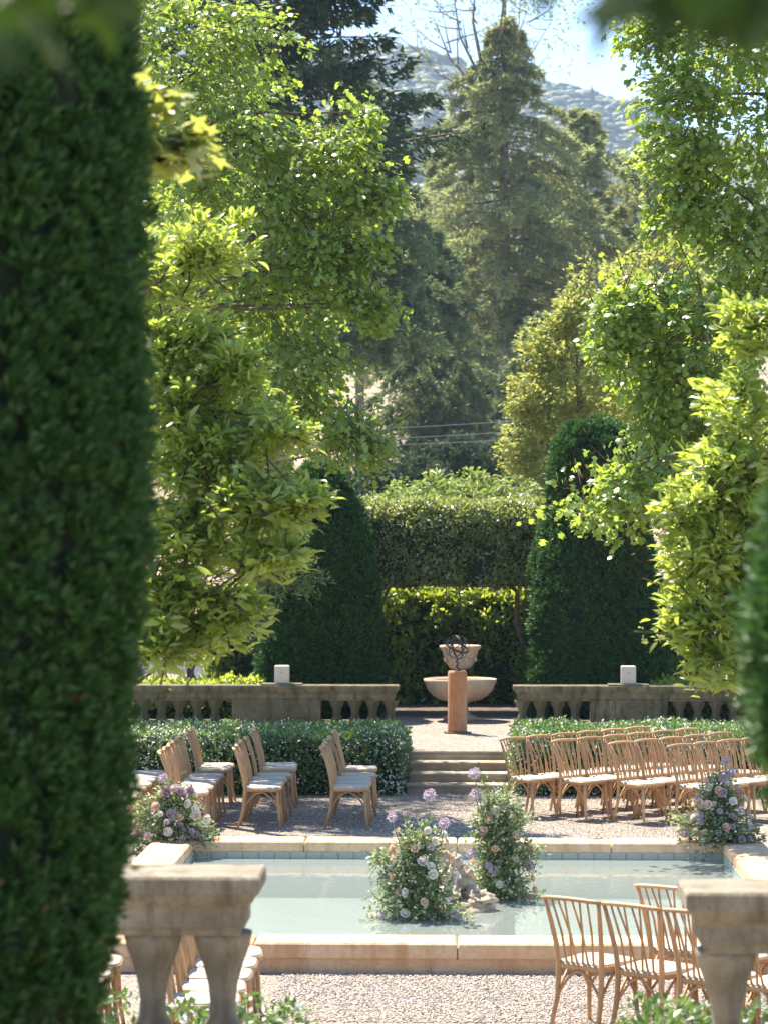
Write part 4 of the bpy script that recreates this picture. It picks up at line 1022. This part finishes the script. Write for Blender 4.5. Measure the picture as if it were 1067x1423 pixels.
def stems_to(root, pts, r=.006, name='stem'):
    for p, q in pts:
        p, q = np.array(p), np.array(q); mid = (p + q) / 2 + np.array((.02, -.01, 0)); MB().tube([p, mid, q], [r, r * .9, r * .7], 5).build(name, M['stem'], root)
def arrangement(label, loc, w, h, depth, nblooms, alliums, seed, mix, trail=(), low=.0, nleaf=165, loose=1.35, white=0, base_z=0.0):
    """mound of foliage w x h with blooms over its camera side; alliums: (dx, dz, r)"""
    rng = np.random.default_rng(seed); t = thing('flower_arrangement', label, 'flowers', loc); b = np.array(loc, float)
    MB().lathe([(w * .16, base_z), (w * .2, base_z + .05), (w * .2, h * .25), (w * .14, h * .55), (.02, h * .7)], 12).build('flower_base', M['foam'], t, True)
    blobs = [(b + (0, 0, h * .20 + low), (w * .50, depth * .5, h * .22), nleaf), (b + (0, 0, h * .45), (w * .36, depth * .4, h * .25), int(nleaf * .8)), (b + (0, 0, h * .72), (w * .27, depth * .32, h * .26), int(nleaf * .6))]
    if base_z < 0: blobs.append((b + (0, 0, .06), (w * .56, depth * .5, .06), 60))
    for (dx, dz, rx, rz_, n) in trail: blobs.append((b + (dx, -.05, dz), (rx, depth * .25, rz_), n))
    P, D, Nn, S, tw = sprays(rng, blobs, .25 * loose, 12, .30, .18, .052, None, .35, .8, (.5, 1.22))
    leafy(t, OVAL_T, OVAL_F, P, D, Nn, S, M['bouquet'], 0, 'foliage'); twig_mesh(t, tw, .003, M['stem'], 'twig_mass')
    Pf, Df, Nf, Sf, _ = sprays(rng, blobs, .25 * loose, 1, .5, .18, .03, None, .5, .8, (.85, 1.2))
    leafy(t, OVAL_T * (1.6, 1, 1), OVAL_F, Pf, rnd_unit(rng, len(Pf)), rnd_unit(rng, len(Pf)) + (0, -.8, .4), Sf, M['blossom'], 0, 'filler_blossom')
    kinds = [k for k, c in mix for _ in range(c)]
    for i in range(nblooms):
        f = (rng.random() ** 1.15) * .9; z = h * (.06 + .88 * f)
        wid = np.interp(f, [0, .3, .6, 1], [.50, .46, .34, .2]) * w
        a = rng.uniform(-1.45, 1.45); dirv = np.array((math.sin(a), -math.cos(a) * depth / w, 0))
        p = dirv * wid * rng.uniform(.88, 1.08) + np.array((0, 0, z)); k = kinds[rng.integers(len(kinds))]
        s = rng.uniform(.026, .046) * (1.0 if k != 'rose_peach' else .85)
        nrm = unit(dirv + np.array((rng.normal() * .35, rng.normal() * .35 - .2, .45 + rng.normal() * .3)))
        if k == 'allium': me = AL[i % 2]; s *= 1.15; nm = 'allium'
        else: me = BL[k][i % 2]; nm = 'rose'
        o = bpy.data.objects.new(nm, me); C.objects.link(o); o.parent = t
        q = Vector(nrm).to_track_quat('Z', 'Y').to_matrix().to_4x4(); o.matrix_local = Matrix.Translation(Vector(p)) @ q @ Matrix.Scale(s, 4)
    for i, (dx, dz, r_) in enumerate(alliums):
        o = bpy.data.objects.new('allium', AL[i % 2]); C.objects.link(o); o.parent = t; o.matrix_local = Matrix.Translation((dx, -.12, dz)) @ Matrix.Scale(r_, 4)
        stems_to(t, [((dx * .5, -.05, h * .4), (dx, -.12, dz - r_ * .4))])
    return t
MIXC = [('rose_white', 5), ('rose_blush', 2), ('rose_peach', 2), ('allium', 2)]
MIXP = [('rose_white', 1), ('rose_blush', 1), ('rose_peach', 5), ('allium', 1)]
MIXM = [('rose_mauve', 4), ('rose_white', 3), ('rose_blush', 3), ('allium', 3), ('rose_peach', 1)]
dA, dB = 21.2, 22.4
sA, sB = F_PX / dA, F_PX / dB
arrangement('tall flower mound of white and peach blooms left in the pool', (X_at(583, dA), dA, WZ - .05), .80, .95, .6, 30, [((597 - 583) / sA, (1283 - 1104) / sA, .062), ((545 - 583) / sA, (1283 - 1135) / sA, .05), ((617 - 583) / sA, (1283 - 1143) / sA, .055), ((552 - 583) / sA, .06, .06), ((595 - 583) / sA, .07, .062), ((566 - 583) / sA, .09, .05)], 91, MIXC,
            trail=((-.30, .62, .14, .08, 16), (-.26, .42, .16, .1, 18), (.28, .10, .2, .08, 22), (-.2, .05, .3, .04, 22)), base_z=-.4)
arrangement('tall leafy flower mound with peach roses right of the pool sculpture', (X_at(695, dB), dB, WZ - .05), .64, 1.08, .55, 26, [((658 - 695) / sB, (1248 - 1068) / sB, .06), ((660 - 695) / sB, (1248 - 1096) / sB, .058), ((655 - 695) / sB, (1248 - 1178) / sB, .06), ((735 - 695) / sB, .34, .05)], 92, MIXP,
            trail=((-.17, .72, .10, .16, 24), (.13, .80, .10, .18, 26), (-.06, .98, .12, .12, 22), (.24, .5, .12, .14, 18)), base_z=-.4)
arrangement('mauve and blush flower arrangement on the left far pool corner', (X_at(243, 25.2), 25.15, COP), .78, .66, .6, 40, [(-.10, .62, .055), (.02, .52, .05)], 93, MIXM, trail=((.30, .1, .18, .12, 26), (-.30, .3, .12, .2, 18), (.2, -.05, .16, .08, 16), (-.36, .0, .14, .12, 18)))
arrangement('mauve and lilac flower arrangement on the right far pool corner', (X_at(995, 25.2), 25.15, COP), .74, .74, .6, 40, [(.06, .80, .055), (.05, .66, .06), (.13, .70, .05)], 94, MIXM, trail=((-.34, .28, .16, .10, 20), (-.2, .06, .2, .1, 22), (-.12, -.12, .07, .14, 12), (.25, .1, .2, .12, 20)))
# small blossoms on the ground beside the left corner arrangement
# sculpture in the pool between the two mounds
dS = 21.75; sS = F_PX / dS
t = thing('stone_sculpture', 'pale tan carved stone fountain figure between the pool flower mounds', 'sculpture', (X_at(645, dS), dS, zb))
def lump(nm, c, r_, seed, n=(18, 26), amp=.14, rot=0.0, tilt=0.0):
    V = []; F = []
    for i in range(n[0] + 1):
        th = math.pi * i / n[0]
        for j in range(n[1]):
            ph = 2 * math.pi * j / n[1]; V.append((math.sin(th) * math.cos(ph), math.sin(th) * math.sin(ph), math.cos(th)))
    V = np.array(V); k = 1 + amp * vnoise(V + seed, 1.7, seed) + amp * .7 * vnoise(V + seed, 3.9, seed + 1) + amp * .35 * vnoise(V + seed, 9, seed + 2)
    V = V * k[:, None] * np.array(r_)
    Rm = np.array((Matrix.Rotation(tilt, 3, 'Y') @ Matrix.Rotation(rot, 3, 'X'))); V = V @ Rm.T + np.array(c)
    for i in range(n[0]):
        for j in range(n[1]):
            k = (j + 1) % n[1]; F.append((i * n[1] + j, i * n[1] + n[1] + j, i * n[1] + n[1] + k, i * n[1] + k))
    return link(nm, mesh_np(nm, V, np.array(F)), M['sculpt'], t, None, True)
h0 = -zb + WZ
MB().stack(-.26, .22, -.26, .26, [(0, 0), (0, h0 - .04), (.03, h0 + .02)], .06).build('plinth', M['sculpt'], t)
lump('rock', (.02, -.04, h0 + .02), (.27, .25, .11), 1, amp=.4)
lump('rock', (.12, -.14, h0 + .09), (.13, .12, .07), 2, amp=.5)
lump('rock', (-.10, .05, h0 + .14), (.17, .14, .15), 12, amp=.5)
lump('body', (-.03, .02, h0 + .24), (.085, .10, .17), 3, amp=.35, tilt=-.25)
lump('leg', (.06, -.10, h0 + .17), (.045, .15, .05), 4, amp=.3, rot=.5); lump('leg', (-.08, -.10, h0 + .17), (.045, .15, .05), 5, amp=.3, rot=.35)
lump('head', (-.075, -.03, h0 + .40), (.052, .065, .06), 6, amp=.35)
lump('arm', (.05, -.05, h0 + .29), (.032, .11, .04), 7, amp=.3, rot=-.5); lump('arm', (-.13, -.05, h0 + .28), (.032, .05, .11), 8, amp=.3, tilt=.3)
lump('tail', (-.14, .07, h0 + .36), (.06, .06, .17), 9, amp=.5, tilt=-.4)

# ------------------------------------------------------------------ branch hanging over the camera
t = thing('overhanging_tree', 'dark out of focus branch leaves hanging in at the top edge', 'tree', (1.75, 1.7, NT))
b = np.array(t.location)
MB().tube([(0, 0, 0), (.02, 0, 1.2), (-.02, .05, 2.3), (-.05, .1, 3.4)], [.10, .085, .07, .05], 10).build('trunk', M['bark'], t, True)
MB().tube([(-.02, .05, 2.2), (-.5, .25, 2.47), (-1.2, .30, 2.50), (-1.9, .3, 2.52), (-2.5, .3, 2.46)], [.035, .028, .02, .015, .008], 8).build('limb', M['bark'], t, True)
rg = np.random.default_rng(15)
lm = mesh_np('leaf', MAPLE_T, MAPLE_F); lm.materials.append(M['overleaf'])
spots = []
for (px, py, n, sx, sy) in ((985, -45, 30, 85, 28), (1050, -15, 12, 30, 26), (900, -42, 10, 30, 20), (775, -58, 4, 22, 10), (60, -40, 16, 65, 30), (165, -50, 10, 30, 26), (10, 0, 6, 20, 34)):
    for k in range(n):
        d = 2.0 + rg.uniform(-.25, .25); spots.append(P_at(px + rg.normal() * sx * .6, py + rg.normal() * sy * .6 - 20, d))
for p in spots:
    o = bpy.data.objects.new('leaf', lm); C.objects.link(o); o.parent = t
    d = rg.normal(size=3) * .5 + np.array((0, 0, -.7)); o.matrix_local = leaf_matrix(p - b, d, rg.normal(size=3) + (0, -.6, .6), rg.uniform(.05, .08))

# ------------------------------------------------------------------ summer haze
hm = bpy.data.materials.new('summer_haze'); hm.use_nodes = True; hn = hm.node_tree; hn.nodes.remove(hn.nodes['Principled BSDF'])
pv = hn.nodes.new('ShaderNodeVolumePrincipled'); pv.inputs['Density'].default_value = .00022; pv.inputs['Color'].default_value = (.55, .74, 1.0, 1); pv.inputs['Anisotropy'].default_value = .0
hn.links.new(pv.outputs[0], hn.nodes['Material Output'].inputs['Volume'])
hb_ = MB().box(-1260, 1260, -90, 2460, -1.6, 345).build('haze', hm); tag(hb_, 'thin bluish summer haze over the garden and hill', 'haze', kind='stuff')

# ------------------------------------------------------------------ a few fallen leaves on the gravel
rg = np.random.default_rng(8)
Pl = np.concatenate([np.stack([rg.uniform(-1.6, 2.3, 70), rg.uniform(16.8, 18.7, 70), np.full(70, .016)], -1), np.stack([rg.uniform(-2.6, 3.2, 160), rg.uniform(25.5, 31.5, 160), np.full(160, .014)], -1)])
Vl, Fl = instance(OVAL_T, OVAL_F, Pl, rnd_unit(rg, len(Pl)) * (1, 1, .1), np.tile((0, 0, 1.), (len(Pl), 1)) + rnd_unit(rg, len(Pl)) * .4, rg.uniform(.02, .05, len(Pl)))
tag(link('leaf_litter', mesh_np('leaf_litter', Vl, Fl), island_mat('dry_leaf', [(.22, .12, .05), (.34, .20, .08), (.16, .15, .05)])), 'scattered dry fallen leaves on the gravel', 'leaf litter', kind='stuff')
